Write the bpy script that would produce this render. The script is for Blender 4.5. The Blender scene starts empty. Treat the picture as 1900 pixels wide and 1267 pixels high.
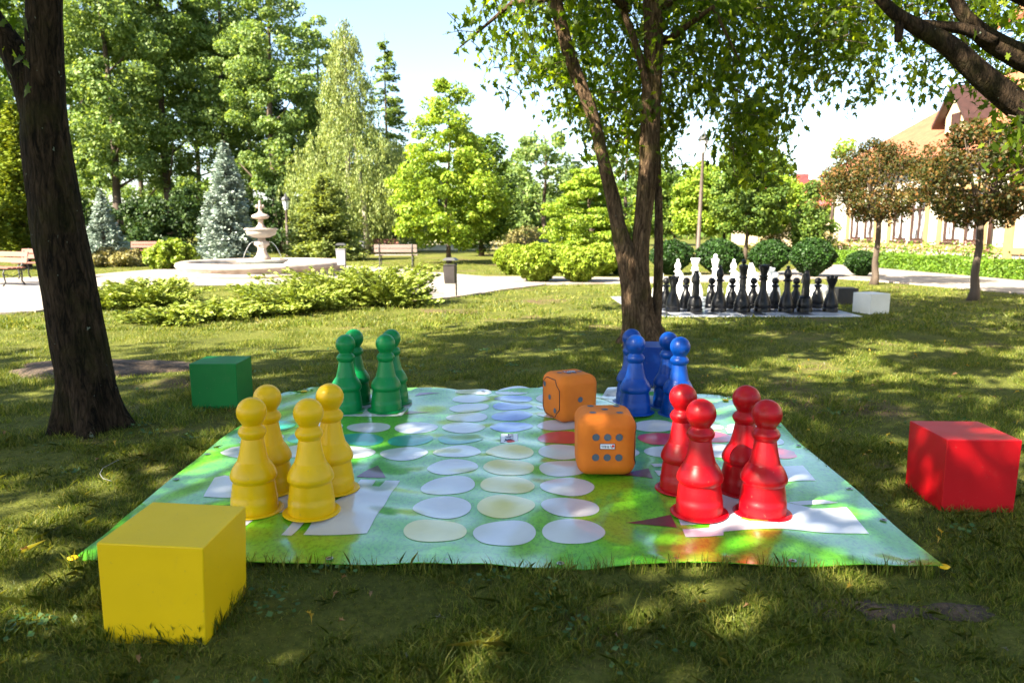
import bpy, bmesh, math
import numpy as np
from mathutils import Vector, Matrix
rng = np.random.default_rng(7)
PI = math.pi
sc = bpy.context.scene
COL = sc.collection
# ------------------------------------------------------------------ camera model
F = 1350.0; P = math.atan(208.5/F); H = 1.5; CP, SP = math.cos(P), math.sin(P)
def gz(y): return 0.03*np.clip(np.asarray(y, float)-3, -.5, 3.6)
def ray(px, py):
    u = (px-950)/F; v = (633.5-py)/F
    return u, CP+v*SP, -SP+v*CP
def ground(px, py, dz=0.0):
    dx, dy, d3 = ray(px, py); t = 5.0
    for _ in range(60):
        t = (float(gz(t*dy))+dz-H)/d3
    return (t*dx, t*dy, H+t*d3)
def atY(px, py, Y):
    dx, dy, d3 = ray(px, py); t = Y/dy
    return (t*dx, Y, H+t*d3)
def pxr(r, p): return r*(p[1]*CP-(p[2]-H)*SP)/F
# ------------------------------------------------------------------ object helpers
def link(o, parent=None):
    COL.objects.link(o)
    if parent is not None: o.parent = parent
    return o
def tag(o, label=None, cat=None, group=None, kind=None):
    if label: o['label'] = label
    if cat: o['category'] = cat
    if group: o['group'] = group
    if kind: o['kind'] = kind
    return o
def thing(name, label, cat, loc=(0, 0, 0), rz=0, group=None):
    o = bpy.data.objects.new(name, None); o.location = loc; o.rotation_euler = (0, 0, rz)
    o.empty_display_size = .2
    link(o); return tag(o, label, cat, group)
def mobj(name, mesh, mats=None, parent=None, smooth=False):
    o = bpy.data.objects.new(name, mesh)
    if mats is not None:
        for m in (mats if isinstance(mats, (list, tuple)) else [mats]): mesh.materials.append(m)
    if smooth: mesh.polygons.foreach_set('use_smooth', [True]*len(mesh.polygons))
    return link(o, parent)
def copy_tree(o, parent=None):
    c = o.copy(); link(c, parent)
    for ch in list(o.children): copy_tree(ch, c)
    return c
def kmesh(name, V, k):
    """faces of k private vertices each"""
    V = np.asarray(V, np.float32).reshape(-1, 3); n = len(V)//k
    me = bpy.data.meshes.new(name)
    me.vertices.add(n*k); me.vertices.foreach_set('co', V.ravel())
    me.loops.add(n*k); me.loops.foreach_set('vertex_index', np.arange(n*k, dtype=np.int32))
    me.polygons.add(n); me.polygons.foreach_set('loop_start', np.arange(0, n*k, k, dtype=np.int32))
    try: me.polygons.foreach_set('loop_total', np.full(n, k, np.int32))
    except Exception: pass
    me.update(calc_edges=True); return me
class MB:
    def __init__(s): s.v = []; s.f = []; s.m = []
    def add(s, v, f, m=0):
        b = len(s.v); s.v += [tuple(map(float, p)) for p in v]; s.f += [tuple(i+b for i in q) for q in f]; s.m += [m]*len(f)
    def box(s, x0, x1, y0, y1, z0, z1, m=0):
        s.add([(x0, y0, z0), (x1, y0, z0), (x1, y1, z0), (x0, y1, z0), (x0, y0, z1), (x1, y0, z1), (x1, y1, z1), (x0, y1, z1)],
              [(3, 2, 1, 0), (4, 5, 6, 7), (0, 1, 5, 4), (1, 2, 6, 5), (2, 3, 7, 6), (3, 0, 4, 7)], m)
    def tube(s, pts, rad, n=10, m=0, cap=True, fn=None):
        pts = [Vector(p) for p in pts]; N = len(pts); V = []; ref = None
        for i in range(N):
            t = (pts[min(i+1, N-1)]-pts[max(i-1, 0)]).normalized()
            if ref is None: ref = Vector((1, 0, 0)) if abs(t.x) < .9 else Vector((0, 1, 0))
            a = (ref-t*ref.dot(t)).normalized(); ref = a; b = t.cross(a)
            for k in range(n):
                th = 2*PI*k/n; r = rad[i] if fn is None else fn(i, th, rad[i], pts[i])
                V.append(pts[i]+(a*math.cos(th)+b*math.sin(th))*r)
        Fc = [(i*n+k, i*n+(k+1) % n, (i+1)*n+(k+1) % n, (i+1)*n+k) for i in range(N-1) for k in range(n)]
        if cap: Fc += [tuple(range(n-1, -1, -1)), tuple(range((N-1)*n, N*n))]
        s.add(V, Fc, m)
    def lathe(s, prof, n=32, m=0, c=(0, 0, 0), fn=None):
        V = []
        for i, (r, z) in enumerate(prof):
            for k in range(n):
                th = 2*PI*k/n; rr = r if fn is None else fn(r, z, th)
                V.append((c[0]+rr*math.cos(th), c[1]+rr*math.sin(th), c[2]+z))
        N = len(prof)
        Fc = [(i*n+k, i*n+(k+1) % n, (i+1)*n+(k+1) % n, (i+1)*n+k) for i in range(N-1) for k in range(n)]
        Fc += [tuple(range(n-1, -1, -1)), tuple(range((N-1)*n, N*n))]
        s.add(V, Fc, m)
    def build(s, name, mats, parent=None, smooth=False, bevel=0, auto=None):
        me = bpy.data.meshes.new(name); me.from_pydata(s.v, [], s.f); me.update()
        me.polygons.foreach_set('material_index', s.m)
        o = mobj(name, me, mats, parent, smooth)
        if auto is not None: me.set_sharp_from_angle(angle=auto) if smooth else None
        if bevel:
            b = o.modifiers.new('b', 'BEVEL'); b.width = bevel; b.segments = 3; b.limit_method = 'ANGLE'
        return o
# ------------------------------------------------------------------ materials
def newmat(name):
    m = bpy.data.materials.new(name); m.use_nodes = True; nt = m.node_tree
    return m, nt, nt.nodes['Principled BSDF'], nt.nodes['Material Output']
def N(nt, t, **kw):
    n = nt.nodes.new(t)
    for k, v in kw.items():
        if k in n.inputs: n.inputs[k].default_value = v
        else: setattr(n, k, v)
    return n
def ramp(nt, fac, stops):
    r = nt.nodes.new('ShaderNodeValToRGB'); e = r.color_ramp.elements
    while len(e) < len(stops): e.new(0.5)
    for i, (p, c) in enumerate(stops): e[i].position = p; e[i].color = tuple(c)+(1,)
    nt.links.new(fac, r.inputs[0]); return r.outputs[0]
def noise(nt, scale, detail=4, rough=.55, coord='Object', sc3=None, dist=0):
    tc = nt.nodes.new('ShaderNodeTexCoord'); out = tc.outputs[coord]
    if sc3:
        mp = nt.nodes.new('ShaderNodeMapping'); mp.inputs['Scale'].default_value = sc3; nt.links.new(out, mp.inputs[0]); out = mp.outputs[0]
    n = nt.nodes.new('ShaderNodeTexNoise'); n.inputs['Scale'].default_value = scale; n.inputs['Detail'].default_value = detail
    n.inputs['Roughness'].default_value = rough; n.inputs['Distortion'].default_value = dist
    nt.links.new(out, n.inputs['Vector']); return n.outputs['Fac']
def bump(nt, bs, h, strength, dist=.01):
    b = nt.nodes.new('ShaderNodeBump'); b.inputs['Strength'].default_value = strength; b.inputs['Distance'].default_value = dist
    nt.links.new(h, b.inputs['Height']); nt.links.new(b.outputs[0], bs.inputs['Normal']); return b
def surf(name, c1, c2=None, scale=4, rough=.6, bumps=.2, bscale=40, bdist=.005, detail=4, metal=0, coat=0, sc3=None, r2=None, spec=.5):
    m, nt, bs, out = newmat(name)
    c2 = c2 or tuple(x*.8 for x in c1)
    f = noise(nt, scale, detail, sc3=sc3)
    nt.links.new(ramp(nt, f, [(.35, c2), (.65, c1)]), bs.inputs['Base Color'])
    if r2 is not None:
        rr = nt.nodes.new('ShaderNodeMapRange'); rr.inputs[3].default_value = rough; rr.inputs[4].default_value = r2
        nt.links.new(noise(nt, scale*2.3, 5), rr.inputs[0]); nt.links.new(rr.outputs[0], bs.inputs['Roughness'])
    else: bs.inputs['Roughness'].default_value = rough
    bs.inputs['Metallic'].default_value = metal; bs.inputs['Specular IOR Level'].default_value = spec
    if coat: bs.inputs['Coat Weight'].default_value = coat; bs.inputs['Coat Roughness'].default_value = .14; bs.inputs['Coat IOR'].default_value = 1.9
    if bumps: bump(nt, bs, noise(nt, bscale, 4, sc3=sc3), bumps, bdist)
    return m
def leafmat(name, c1, c2, c3=None, trans=.4, rough=.55, tint=(1.25, 1.15, .45), spec=.3, nscale=.9):
    m, nt, bs, out = newmat(name)
    g = nt.nodes.new('ShaderNodeNewGeometry')
    col = ramp(nt, g.outputs['Random Per Island'], [(0, c1), (.6, c2), (1, c3 or c2)])
    hs = nt.nodes.new('ShaderNodeHueSaturation')
    mr = nt.nodes.new('ShaderNodeMapRange'); mr.inputs[1].default_value = .3; mr.inputs[2].default_value = .7
    mr.inputs[3].default_value = .72; mr.inputs[4].default_value = 1.28
    nt.links.new(noise(nt, nscale, 3, coord='Object'), mr.inputs[0]); nt.links.new(mr.outputs[0], hs.inputs['Value'])
    nt.links.new(col, hs.inputs['Color']); nt.links.new(hs.outputs[0], bs.inputs['Base Color'])
    bs.inputs['Roughness'].default_value = rough; bs.inputs['Specular IOR Level'].default_value = spec
    tr = nt.nodes.new('ShaderNodeBsdfTranslucent'); mu = nt.nodes.new('ShaderNodeMix'); mu.data_type = 'RGBA'; mu.blend_type = 'MULTIPLY'
    mu.inputs[0].default_value = 1; mu.inputs[7].default_value = tint+(1,)
    nt.links.new(hs.outputs[0], mu.inputs[6]); nt.links.new(mu.outputs[2], tr.inputs[0])
    mx = nt.nodes.new('ShaderNodeMixShader'); mx.inputs[0].default_value = trans
    nt.links.new(bs.outputs[0], mx.inputs[1]); nt.links.new(tr.outputs[0], mx.inputs[2]); nt.links.new(mx.outputs[0], out.inputs[0])
    return m
def plastic(name, c, rough=.3, coat=0.0, var=.85):
    m = surf(name, c, tuple(x*var for x in c), scale=3, rough=rough, r2=rough+.14, bumps=.06, bscale=18, bdist=.01, coat=coat, spec=.3)
    nt = m.node_tree; bs = nt.nodes['Principled BSDF']; src = bs.inputs['Base Color'].links[0].from_socket
    f1 = ramp(nt, noise(nt, 46, 3, .6), [(.67, (0, 0, 0)), (.72, (1, 1, 1))]); f2 = ramp(nt, noise(nt, 7, 6, .8, sc3=(1, 1, .35), dist=2), [(.6, (0, 0, 0)), (.8, (.5, .5, .5))])
    ad = nt.nodes.new('ShaderNodeMath'); ad.operation = 'MAXIMUM'; nt.links.new(f1, ad.inputs[0]); nt.links.new(f2, ad.inputs[1])
    mu = nt.nodes.new('ShaderNodeMath'); mu.operation = 'MULTIPLY'; mu.inputs[1].default_value = .22; nt.links.new(ad.outputs[0], mu.inputs[0])
    mx = nt.nodes.new('ShaderNodeMix'); mx.data_type = 'RGBA'; nt.links.new(mu.outputs[0], mx.inputs[0]); nt.links.new(src, mx.inputs[6]); mx.inputs[7].default_value = (.20, .17, .12, 1)
    nt.links.new(mx.outputs[2], bs.inputs['Base Color'])
    return m
M = {}
M['yellow'] = plastic('yellow_plastic', (.80, .48, .001)); M['red'] = plastic('red_plastic', (.43, .001, .006))
M['green'] = plastic('green_plastic', (.0, .21, .05)); M['blue'] = plastic('blue_plastic', (.0, .05, .30))
M['yellow_box'] = plastic('yellow_cube_paint', (.78, .52, .002), .42, 0.0, .93); M['red_box'] = plastic('red_cube_paint', (.48, .002, .007), .42, 0)
M['green_box'] = plastic('green_cube_paint', (.0, .17, .03), .42, 0); M['blue_box'] = plastic('blue_cube_paint', (.0, .035, .24), .42, 0)
M['white_box'] = plastic('white_cube_paint', (.74, .72, .66), .5, 0, .9); M['black_box'] = surf('black_cube_paint', (.03, .022, .018), (.012, .01, .01), rough=.5)
M['cblack'] = plastic('black_chess_plastic', (.006, .006, .008), .3, 0); M['cwhite'] = plastic('white_chess_plastic', (.8, .8, .78), .4, 0, .92)
M['orange'] = surf('orange_foam_cloth', (.68, .17, .005), (.6, .14, .004), scale=6, rough=.75, bumps=.35, bscale=7, bdist=.02)
M['pip'] = surf('grey_pip_print', (.075, .105, .145), (.065, .09, .13), rough=.7, bumps=0)
M['dark'] = surf('dark_piping', (.02, .015, .02), rough=.7, bumps=0)
M['label'] = surf('white_label', (.75, .77, .85), (.7, .72, .8), rough=.5, bumps=0)
M['ink'] = surf('navy_ink', (.02, .03, .12), rough=.5, bumps=0); M['inkred'] = surf('red_ink', (.65, .03, .02), rough=.5, bumps=0)
M['bark'] = None
def barkmat(name, c1, c2, moss, mossamt=.45):
    m, nt, bs, out = newmat(name)
    f = noise(nt, 24, 10, .75, sc3=(1, 1, .17), dist=1.0); f2 = noise(nt, 2.6, 6, .65)
    tc = nt.nodes.new('ShaderNodeTexCoord'); mp = nt.nodes.new('ShaderNodeMapping'); mp.inputs['Scale'].default_value = (1, 1, .11); vo = nt.nodes.new('ShaderNodeTexVoronoi'); vo.feature = 'DISTANCE_TO_EDGE'; vo.inputs['Scale'].default_value = 24
    wn_ = nt.nodes.new('ShaderNodeTexNoise'); wn_.inputs['Scale'].default_value = 5; nt.links.new(tc.outputs['Object'], wn_.inputs['Vector'])
    va = nt.nodes.new('ShaderNodeVectorMath'); va.operation = 'MULTIPLY_ADD'; va.inputs[1].default_value = (.12, .12, .12); nt.links.new(wn_.outputs['Color'], va.inputs[0]); nt.links.new(tc.outputs['Object'], va.inputs[2])
    nt.links.new(va.outputs[0], mp.inputs[0]); nt.links.new(mp.outputs[0], vo.inputs['Vector'])
    cr = ramp(nt, vo.outputs['Distance'], [(0, (.2, .2, .2)), (.22, (1, 1, 1))])
    a = ramp(nt, f, [(.41, c2), (.58, c1)])
    mxa = nt.nodes.new('ShaderNodeMix'); mxa.data_type = 'RGBA'; mxa.blend_type = 'MULTIPLY'; mxa.inputs[0].default_value = .5; nt.links.new(a, mxa.inputs[6]); nt.links.new(cr, mxa.inputs[7]); a = mxa.outputs[2]
    b = ramp(nt, f2, [(mossamt, (0, 0, 0)), (mossamt+.2, (1, 1, 1))])
    mx = nt.nodes.new('ShaderNodeMix'); mx.data_type = 'RGBA'; nt.links.new(b, mx.inputs[0]); nt.links.new(a, mx.inputs[6])
    mc = ramp(nt, f, [(.35, tuple(x*.35 for x in moss)), (.65, moss)]); nt.links.new(mc, mx.inputs[7])
    n3 = noise(nt, 22, 2); sp = ramp(nt, n3, [(.73, (0, 0, 0)), (.76, (1, 1, 1))])
    m2 = nt.nodes.new('ShaderNodeMix'); m2.data_type = 'RGBA'; nt.links.new(sp, m2.inputs[0]); nt.links.new(mx.outputs[2], m2.inputs[6]); m2.inputs[7].default_value = (.22, .26, .2, 1)
    nt.links.new(m2.outputs[2], bs.inputs['Base Color']); bs.inputs['Roughness'].default_value = .95; bs.inputs['Specular IOR Level'].default_value = .1
    ad = nt.nodes.new('ShaderNodeMath'); ad.operation = 'MULTIPLY_ADD'; ad.inputs[1].default_value = .28; nt.links.new(cr, ad.inputs[0]); nt.links.new(f, ad.inputs[2])
    bump(nt, bs, ad.outputs[0], 1.0, .07); return m
M['bark'] = barkmat('rough_dark_bark', (.07, .046, .028), (.012, .009, .006), (.05, .046, .014), .5)
M['bark2'] = barkmat('mossy_brown_bark', (.21, .135, .08), (.06, .037, .022), (.12, .1, .028), .52)
M['bark_far'] = surf('plain_bark', (.10, .07, .05), (.05, .035, .025), scale=6, rough=.9, bumps=.4, sc3=(1, 1, .2))
M['birch'] = surf('pale_bark', (.42, .38, .3), (.2, .17, .13), scale=5, rough=.9, bumps=.3)
# ground
def groundmat():
    m, nt, bs, out = newmat('lawn_soil')
    a = ramp(nt, noise(nt, 1.1, 6, .65), [(.3, (.05, .06, .014)), (.5, (.09, .105, .02)), (.72, (.15, .155, .038))])
    tc = nt.nodes.new('ShaderNodeTexCoord')
    b = ramp(nt, noise(nt, 35, 5, .7), [(.3, (.55, .55, .55)), (.7, (1.5, 1.4, 1.3))])
    mx = nt.nodes.new('ShaderNodeMix'); mx.data_type = 'RGBA'; mx.blend_type = 'MULTIPLY'; mx.inputs[0].default_value = 1
    nt.links.new(a, mx.inputs[6]); nt.links.new(b, mx.inputs[7])
    s = ramp(nt, noise(nt, .55, 4, .6), [(.56, (0, 0, 0)), (.68, (1, 1, 1))])
    m2 = nt.nodes.new('ShaderNodeMix'); m2.data_type = 'RGBA'; nt.links.new(s, m2.inputs[0]); nt.links.new(mx.outputs[2], m2.inputs[6])
    nt.links.new(ramp(nt, noise(nt, 25, 5, .7), [(.3, (.055, .035, .02)), (.7, (.16, .11, .065))]), m2.inputs[7])
    nt.links.new(m2.outputs[2], bs.inputs['Base Color']); bs.inputs['Roughness'].default_value = .95; bs.inputs['Specular IOR Level'].default_value = .1
    bump(nt, bs, noise(nt, 60, 6, .7), .8, .03); return m
M['ground'] = groundmat()
M['soil'] = surf('bare_soil', (.11, .07, .042), (.022, .015, .009), scale=30, rough=.95, bumps=1, bscale=70, bdist=.03, detail=8)
M['grass'] = leafmat('grass_blades', (.05, .085, .010), (.125, .165, .015), (.29, .27, .065), trans=.38, rough=.5, tint=(1.3, 1.2, .4), spec=.3, nscale=2.6)
def pavemat():
    m, nt, bs, out = newmat('pale_pavers')
    tc = nt.nodes.new('ShaderNodeTexCoord'); br = nt.nodes.new('ShaderNodeTexBrick')
    br.inputs['Scale'].default_value = 5; br.inputs['Color1'].default_value = (.24, .21, .18, 1); br.inputs['Color2'].default_value = (.30, .265, .235, 1)
    br.inputs['Mortar'].default_value = (.2, .17, .14, 1); br.inputs['Mortar Size'].default_value = .025
    nt.links.new(tc.outputs['Object'], br.inputs['Vector'])
    mx = nt.nodes.new('ShaderNodeMix'); mx.data_type = 'RGBA'; mx.blend_type = 'MULTIPLY'; mx.inputs[0].default_value = 1
    nt.links.new(br.outputs[0], mx.inputs[6]); nt.links.new(ramp(nt, noise(nt, 1.3, 6), [(.3, (.68, .67, .66)), (.7, (1.12, 1.1, 1.06))]), mx.inputs[7])
    nt.links.new(mx.outputs[2], bs.inputs['Base Color']); bs.inputs['Roughness'].default_value = .85; return m
M['pave'] = pavemat()
M['stone'] = surf('pale_fountain_stone', (.46, .38, .32), (.28, .22, .18), scale=3, rough=.8, bumps=.3, bscale=25)
M['water'] = surf('fountain_water', (.25, .32, .34), rough=.05, bumps=.3, bscale=12, bdist=.02)
mj, ntj, bsj, outj = newmat('falling_water'); bsj.inputs['Base Color'].default_value = (.9, .93, .95, 1); bsj.inputs['Roughness'].default_value = .1; bsj.inputs['Transmission Weight'].default_value = .6
M['jet'] = mj
M['iron'] = surf('dark_iron', (.035, .035, .035), (.02, .02, .02), rough=.5, bumps=.2)
M['post'] = surf('brown_lamp_post', (.12, .09, .075), (.08, .06, .05), rough=.5, bumps=.1)
M['glass'] = surf('frosted_lamp_glass', (.75, .76, .75), (.7, .7, .7), rough=.25, bumps=0)
M['wood_red'] = surf('reddish_bench_wood', (.24, .09, .06), (.16, .055, .035), rough=.6, sc3=(.2, 3, 3))
M['wood_grey'] = surf('greyish_bench_wood', (.33, .25, .22), (.24, .18, .16), rough=.6, sc3=(.2, 3, 3))
M['bin'] = surf('grey_bin_steel', (.06, .05, .05), (.035, .03, .03), rough=.5, metal=.3)
M['bin_light'] = surf('pale_grey_bin', (.34, .34, .37), (.26, .26, .29), rough=.5, metal=.2)
M['wall_cream'] = surf('cream_render', (.5, .40, .26), (.44, .35, .22), scale=1.2, rough=.9, bumps=.2, bscale=60)
M['wall_white'] = surf('white_render', (.47, .44, .38), (.41, .38, .32), scale=1.2, rough=.9, bumps=.2, bscale=60)
M['ochre'] = surf('ochre_trim', (.30, .19, .08), (.26, .16, .065), rough=.85, bumps=.1)
M['frame'] = surf('brown_window_frame', (.05, .022, .016), (.035, .016, .011), rough=.5, bumps=0)
mg, ntg, bsg, og = newmat('window_glass'); bsg.inputs['Base Color'].default_value = (.45, .47, .5, 1); bsg.inputs['Roughness'].default_value = .06; bsg.inputs['Specular IOR Level'].default_value = .8
ntg.links.new(ramp(ntg, noise(ntg, 2.2, 3, sc3=(3, 3, .6)), [(.4, (.06, .06, .07)), (.52, (.6, .6, .6))]), bsg.inputs['Base Color'])
M['pane'] = mg
def tilemat(name, c1, c2, rows=3.2):
    m, nt, bs, out = newmat(name)
    tc = nt.nodes.new('ShaderNodeTexCoord'); w = nt.nodes.new('ShaderNodeTexWave'); w.bands_direction = 'Z'; w.wave_profile = 'SAW'
    w.inputs['Scale'].default_value = rows; w.inputs['Distortion'].default_value = .3
    nt.links.new(tc.outputs['Object'], w.inputs['Vector'])
    mx = nt.nodes.new('ShaderNodeMix'); mx.data_type = 'RGBA'; mx.blend_type = 'MULTIPLY'; mx.inputs[0].default_value = 1
    nt.links.new(ramp(nt, w.outputs['Fac'], [(0, (.72, .72, .72)), (.2, (1, 1, 1))]), mx.inputs[6])
    nt.links.new(ramp(nt, noise(nt, 3.5, 6), [(.35, c2), (.65, c1)]), mx.inputs[7])
    nt.links.new(mx.outputs[2], bs.inputs['Base Color']); bs.inputs['Roughness'].default_value = .8
    bump(nt, bs, w.outputs['Fac'], .6, .05); return m
M['tile'] = tilemat('orange_roof_tiles', (.29, .10, .045), (.21, .07, .03)); M['tile_red'] = tilemat('pinkish_red_roof', (.5, .09, .09), (.42, .07, .07), 4)
# ------------------------------------------------------------------ noise for relief
_fr = np.random.default_rng(3); _k = _fr.normal(size=(14, 2)); _k /= np.linalg.norm(_k, axis=1)[:, None]; _ph = _fr.uniform(0, 6.28, 14); _fq = _fr.uniform(.6, 2.2, 14)
def fnoise(x, y, s=1.0):
    o = 0
    for k, p, q in zip(_k, _ph, _fq): o = o+np.sin((x*k[0]+y*k[1])*q*s*2.4+p+1.3*np.sin((x*k[1]-y*k[0])*q*s*1.1+p*2))
    return o/14**.5/1.2
# ------------------------------------------------------------------ ground
def axis(lo, hi, near, step, grow):
    a = [near]; s = step
    while a[-1] < hi: a.append(a[-1]+s); s *= grow
    b = [near]; s = step
    while b[-1] > lo: b.append(b[-1]-s); s *= grow
    return sorted(set(b[1:]+a))
xs = np.array(axis(-900, 900, 0, .4, 1.12)); ys = np.array(sorted(set([-60, -20, -8, -3, 0, 1.5, 2.0, 2.5]+list(np.arange(3, 6.61, .3))+[6.6]+[6.6+.5*1.12**i*i for i in range(1, 46)])))
ys = ys[ys < 1500]
X, Y = np.meshgrid(xs, ys); V = np.stack([X, Y, gz(Y)], -1).reshape(-1, 3); nx = len(xs); ny = len(ys)
fc = [(j*nx+i, j*nx+i+1, (j+1)*nx+i+1, (j+1)*nx+i) for j in range(ny-1) for i in range(nx-1)]
me = bpy.data.meshes.new('lawn'); me.from_pydata(V.tolist(), [], fc); tag(mobj('lawn', me, M['ground'], smooth=True), kind='structure')
Z0 = float(gz(10))
def flat_poly(name, pts, mat, z, cut=0):
    bm = bmesh.new(); vs = [bm.verts.new((p[0], p[1], z)) for p in pts]; bm.faces.new(vs); bmesh.ops.triangulate(bm, faces=bm.faces[:])
    bmesh.ops.recalc_face_normals(bm, faces=bm.faces[:])
    if bm.faces[0].normal.z < 0: bmesh.ops.reverse_faces(bm, faces=bm.faces[:])
    m = bpy.data.meshes.new(name); bm.to_mesh(m); bm.free(); return mobj(name, m, mat)
def inpoly(x, y, poly):
    x = np.asarray(x); y = np.asarray(y); c = np.zeros(x.shape, bool); n = len(poly)
    for i in range(n):
        x1, y1 = poly[i][:2]; x2, y2 = poly[(i+1) % n][:2]
        if y1 == y2: continue
        c ^= ((y1 > y) != (y2 > y)) & (x < (x2-x1)*(y-y1)/(y2-y1)+x1)
    return c
FX, FY = -7.84, 23.0
path_a = [ground(*p)[:2] for p in [(-420, 600), (-200, 592), (0, 583), (60, 580), (100, 574), (140, 556), (190, 534), (260, 528), (340, 526), (340, 509), (190, 509), (90, 513), (0, 516), (-200, 522), (-420, 530)]]
path_b = [ground(*p)[:2] for p in [(560, 512), (640, 507), (745, 503), (820, 506), (900, 513), (1000, 513), (1150, 515), (1240, 513), (1350, 509), (1460, 503), (1500, 494), (1560, 491), (1700, 500), (1900, 517), (2200, 545), (2300, 600), (1900, 547), (1750, 533), (1640, 524), (1550, 517), (1440, 522), (1240, 526), (1120, 527), (1010, 530), (930, 540), (870, 550), (800, 558), (740, 566), (640, 560), (560, 545)]]
plaza = [(FX+5*math.cos(a), FY+5*math.sin(a)) for a in np.linspace(0, 2*PI, 48, endpoint=False)]
tag(flat_poly('path', path_a, M['pave'], Z0+.004), kind='structure')
tag(flat_poly('path', path_b, M['pave'], Z0+.008), kind='structure')
tag(flat_poly('path', plaza, M['pave'], Z0+.012), kind='structure')
M['straw'] = surf('dry_field_grass', (.36, .30, .17), (.26, .24, .1), scale=.6, rough=.95, bumps=.3)
field = [ground(*p)[:2] for p in [(640, 462), (760, 466), (1010, 464), (1010, 441), (640, 441)]]
tag(flat_poly('field', field, M['straw'], Z0+.03), kind='structure')
kerb = MB()
def kerbline(pts, w=.06, h=.035):
    for a, b in zip(pts[:-1], pts[1:]):
        a = Vector((a[0], a[1], 0)); b = Vector((b[0], b[1], 0)); n = (b-a).cross(Vector((0, 0, 1))).normalized()*w
        kerb.add([(a+n)[:2]+(Z0,), (a)[:2]+(Z0,), (b)[:2]+(Z0,), (b+n)[:2]+(Z0,), (a+n)[:2]+(Z0+h,), a[:2]+(Z0+h,), b[:2]+(Z0+h,), (b+n)[:2]+(Z0+h,)],
                 [(4, 5, 6, 7), (0, 1, 5, 4), (1, 2, 6, 5), (2, 3, 7, 6), (3, 0, 4, 7)])
kerbline([tuple(p) for p in path_b[16:27]]); kerbline([tuple(p) for p in path_a[2:8]])
tag(kerb.build('kerb', M['stone']), kind='structure')
# ------------------------------------------------------------------ the game mat
NL, NR, FR, FL = [ground(*p) for p in [(133, 1049), (1748, 1063), (1388, 737), (538, 722)]]
def wr(x, y):
    return .007*np.sin(7*x+5*y+1.5*np.sin(2.1*y))*(.3+.7*np.sin(.9*x+1.3*y)**2)*1.5+.005*np.sin(2*x+19*y+1.7*np.sin(1.9*x))*np.clip(np.sin(1.3*x-1.1*y+.5),0,1)+.0*np.sin(7*x)*(.5+.5*np.sin(1.7*x-2.1*y))+.003*np.sin(16*x-9*y+2*np.sin(3*x))+.006*np.sin(2.3*x+1.1*y+.6)+.004*fnoise(x, y, 1.6)
def matz(x, y): return gz(y)+.022+wr(np.asarray(x, float), np.asarray(y, float))
def st(s, t):
    s = np.asarray(s, float); t = np.asarray(t, float)
    bow = .018*np.sin(s*9+1)*(1-t)**6
    x = (1-s)*(1-t)*NL[0]+s*(1-t)*NR[0]+s*t*FR[0]+(1-s)*t*FL[0]
    y = (1-s)*(1-t)*NL[1]+s*(1-t)*NR[1]+s*t*FR[1]+(1-s)*t*FL[1]+bow
    c = .22*(np.maximum(s-.93, 0)/.07)**2*(np.maximum(t-.9, 0)/.1)**2; x = x-c*1.1; y = y-c*.8
    c = .22*(np.maximum(.07-s, 0)/.07)**2*(np.maximum(t-.9, 0)/.1)**2; x = x+c*.8; y = y-c*.8
    return x, y
mat_outline = [st(s, 0) for s in np.linspace(0, 1, 12)]+[st(1, t) for t in np.linspace(0, 1, 12)][1:]+[st(s, 1) for s in np.linspace(1, 0, 12)][1:]+[st(0, t) for t in np.linspace(1, 0, 12)][1:-1]
mat_outline = [(float(a), float(b)) for a, b in mat_outline]
mm = MB(); ns, nt_ = 160, 130
S, T = np.meshgrid(np.linspace(0, 1, ns), np.linspace(0, 1, nt_)); mx_, my_ = st(S, T); edge = np.minimum.reduce([S, 1-S, T, 1-T]); mz_ = matz(mx_, my_)+.012*np.clip(1-edge*25, 0, 1)*np.sin(11*S+8*T)**2
V = np.stack([mx_, my_, mz_], -1).reshape(-1, 3)
mm.add(V, [(j*ns+i, j*ns+i+1, (j+1)*ns+i+1, (j+1)*ns+i) for j in range(nt_-1) for i in range(ns-1)], 0)
for idx in ([i for i in range(ns)], [j*ns for j in range(nt_)][::-1], [(nt_-1)*ns+i for i in range(ns)][::-1], [j*ns+ns-1 for j in range(nt_)]):
    top = [V[i] for i in idx]; n = len(top)
    mm.add([tuple(p) for p in top]+[(p[0], p[1], p[2]-.004) for p in top], [(i+1, i, n+i, n+i+1) for i in range(n-1)], 0)
def drape(poly, m, lift=.0022):
    bm = bmesh.new(); vs = [bm.verts.new((p[0], p[1], 0)) for p in poly]; bm.faces.new(vs)
    x0, x1 = min(p[0] for p in poly), max(p[0] for p in poly); y0, y1 = min(p[1] for p in poly), max(p[1] for p in poly)
    for ax, lo, hi in ((0, x0, x1), (1, y0, y1)):
        c = math.floor(lo/.04)*.04+.04
        while c < hi-.001:
            co = Vector((c, 0, 0)) if ax == 0 else Vector((0, c, 0)); no = Vector((1, 0, 0)) if ax == 0 else Vector((0, 1, 0))
            bmesh.ops.bisect_plane(bm, geom=bm.verts[:]+bm.edges[:]+bm.faces[:], plane_co=co, plane_no=no); c += .04
    bmesh.ops.triangulate(bm, faces=[f for f in bm.faces if len(f.verts) > 4])
    bm.verts.index_update()
    pts = [(v.co.x, v.co.y, float(matz(v.co.x, v.co.y))+lift) for v in bm.verts]
    fl = []
    for f in bm.faces:
        ids = [v.index for v in f.verts]; fl.append(ids if f.normal.z > 0 else ids[::-1])
    bm.free(); mm.add(pts, fl, m)
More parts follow.
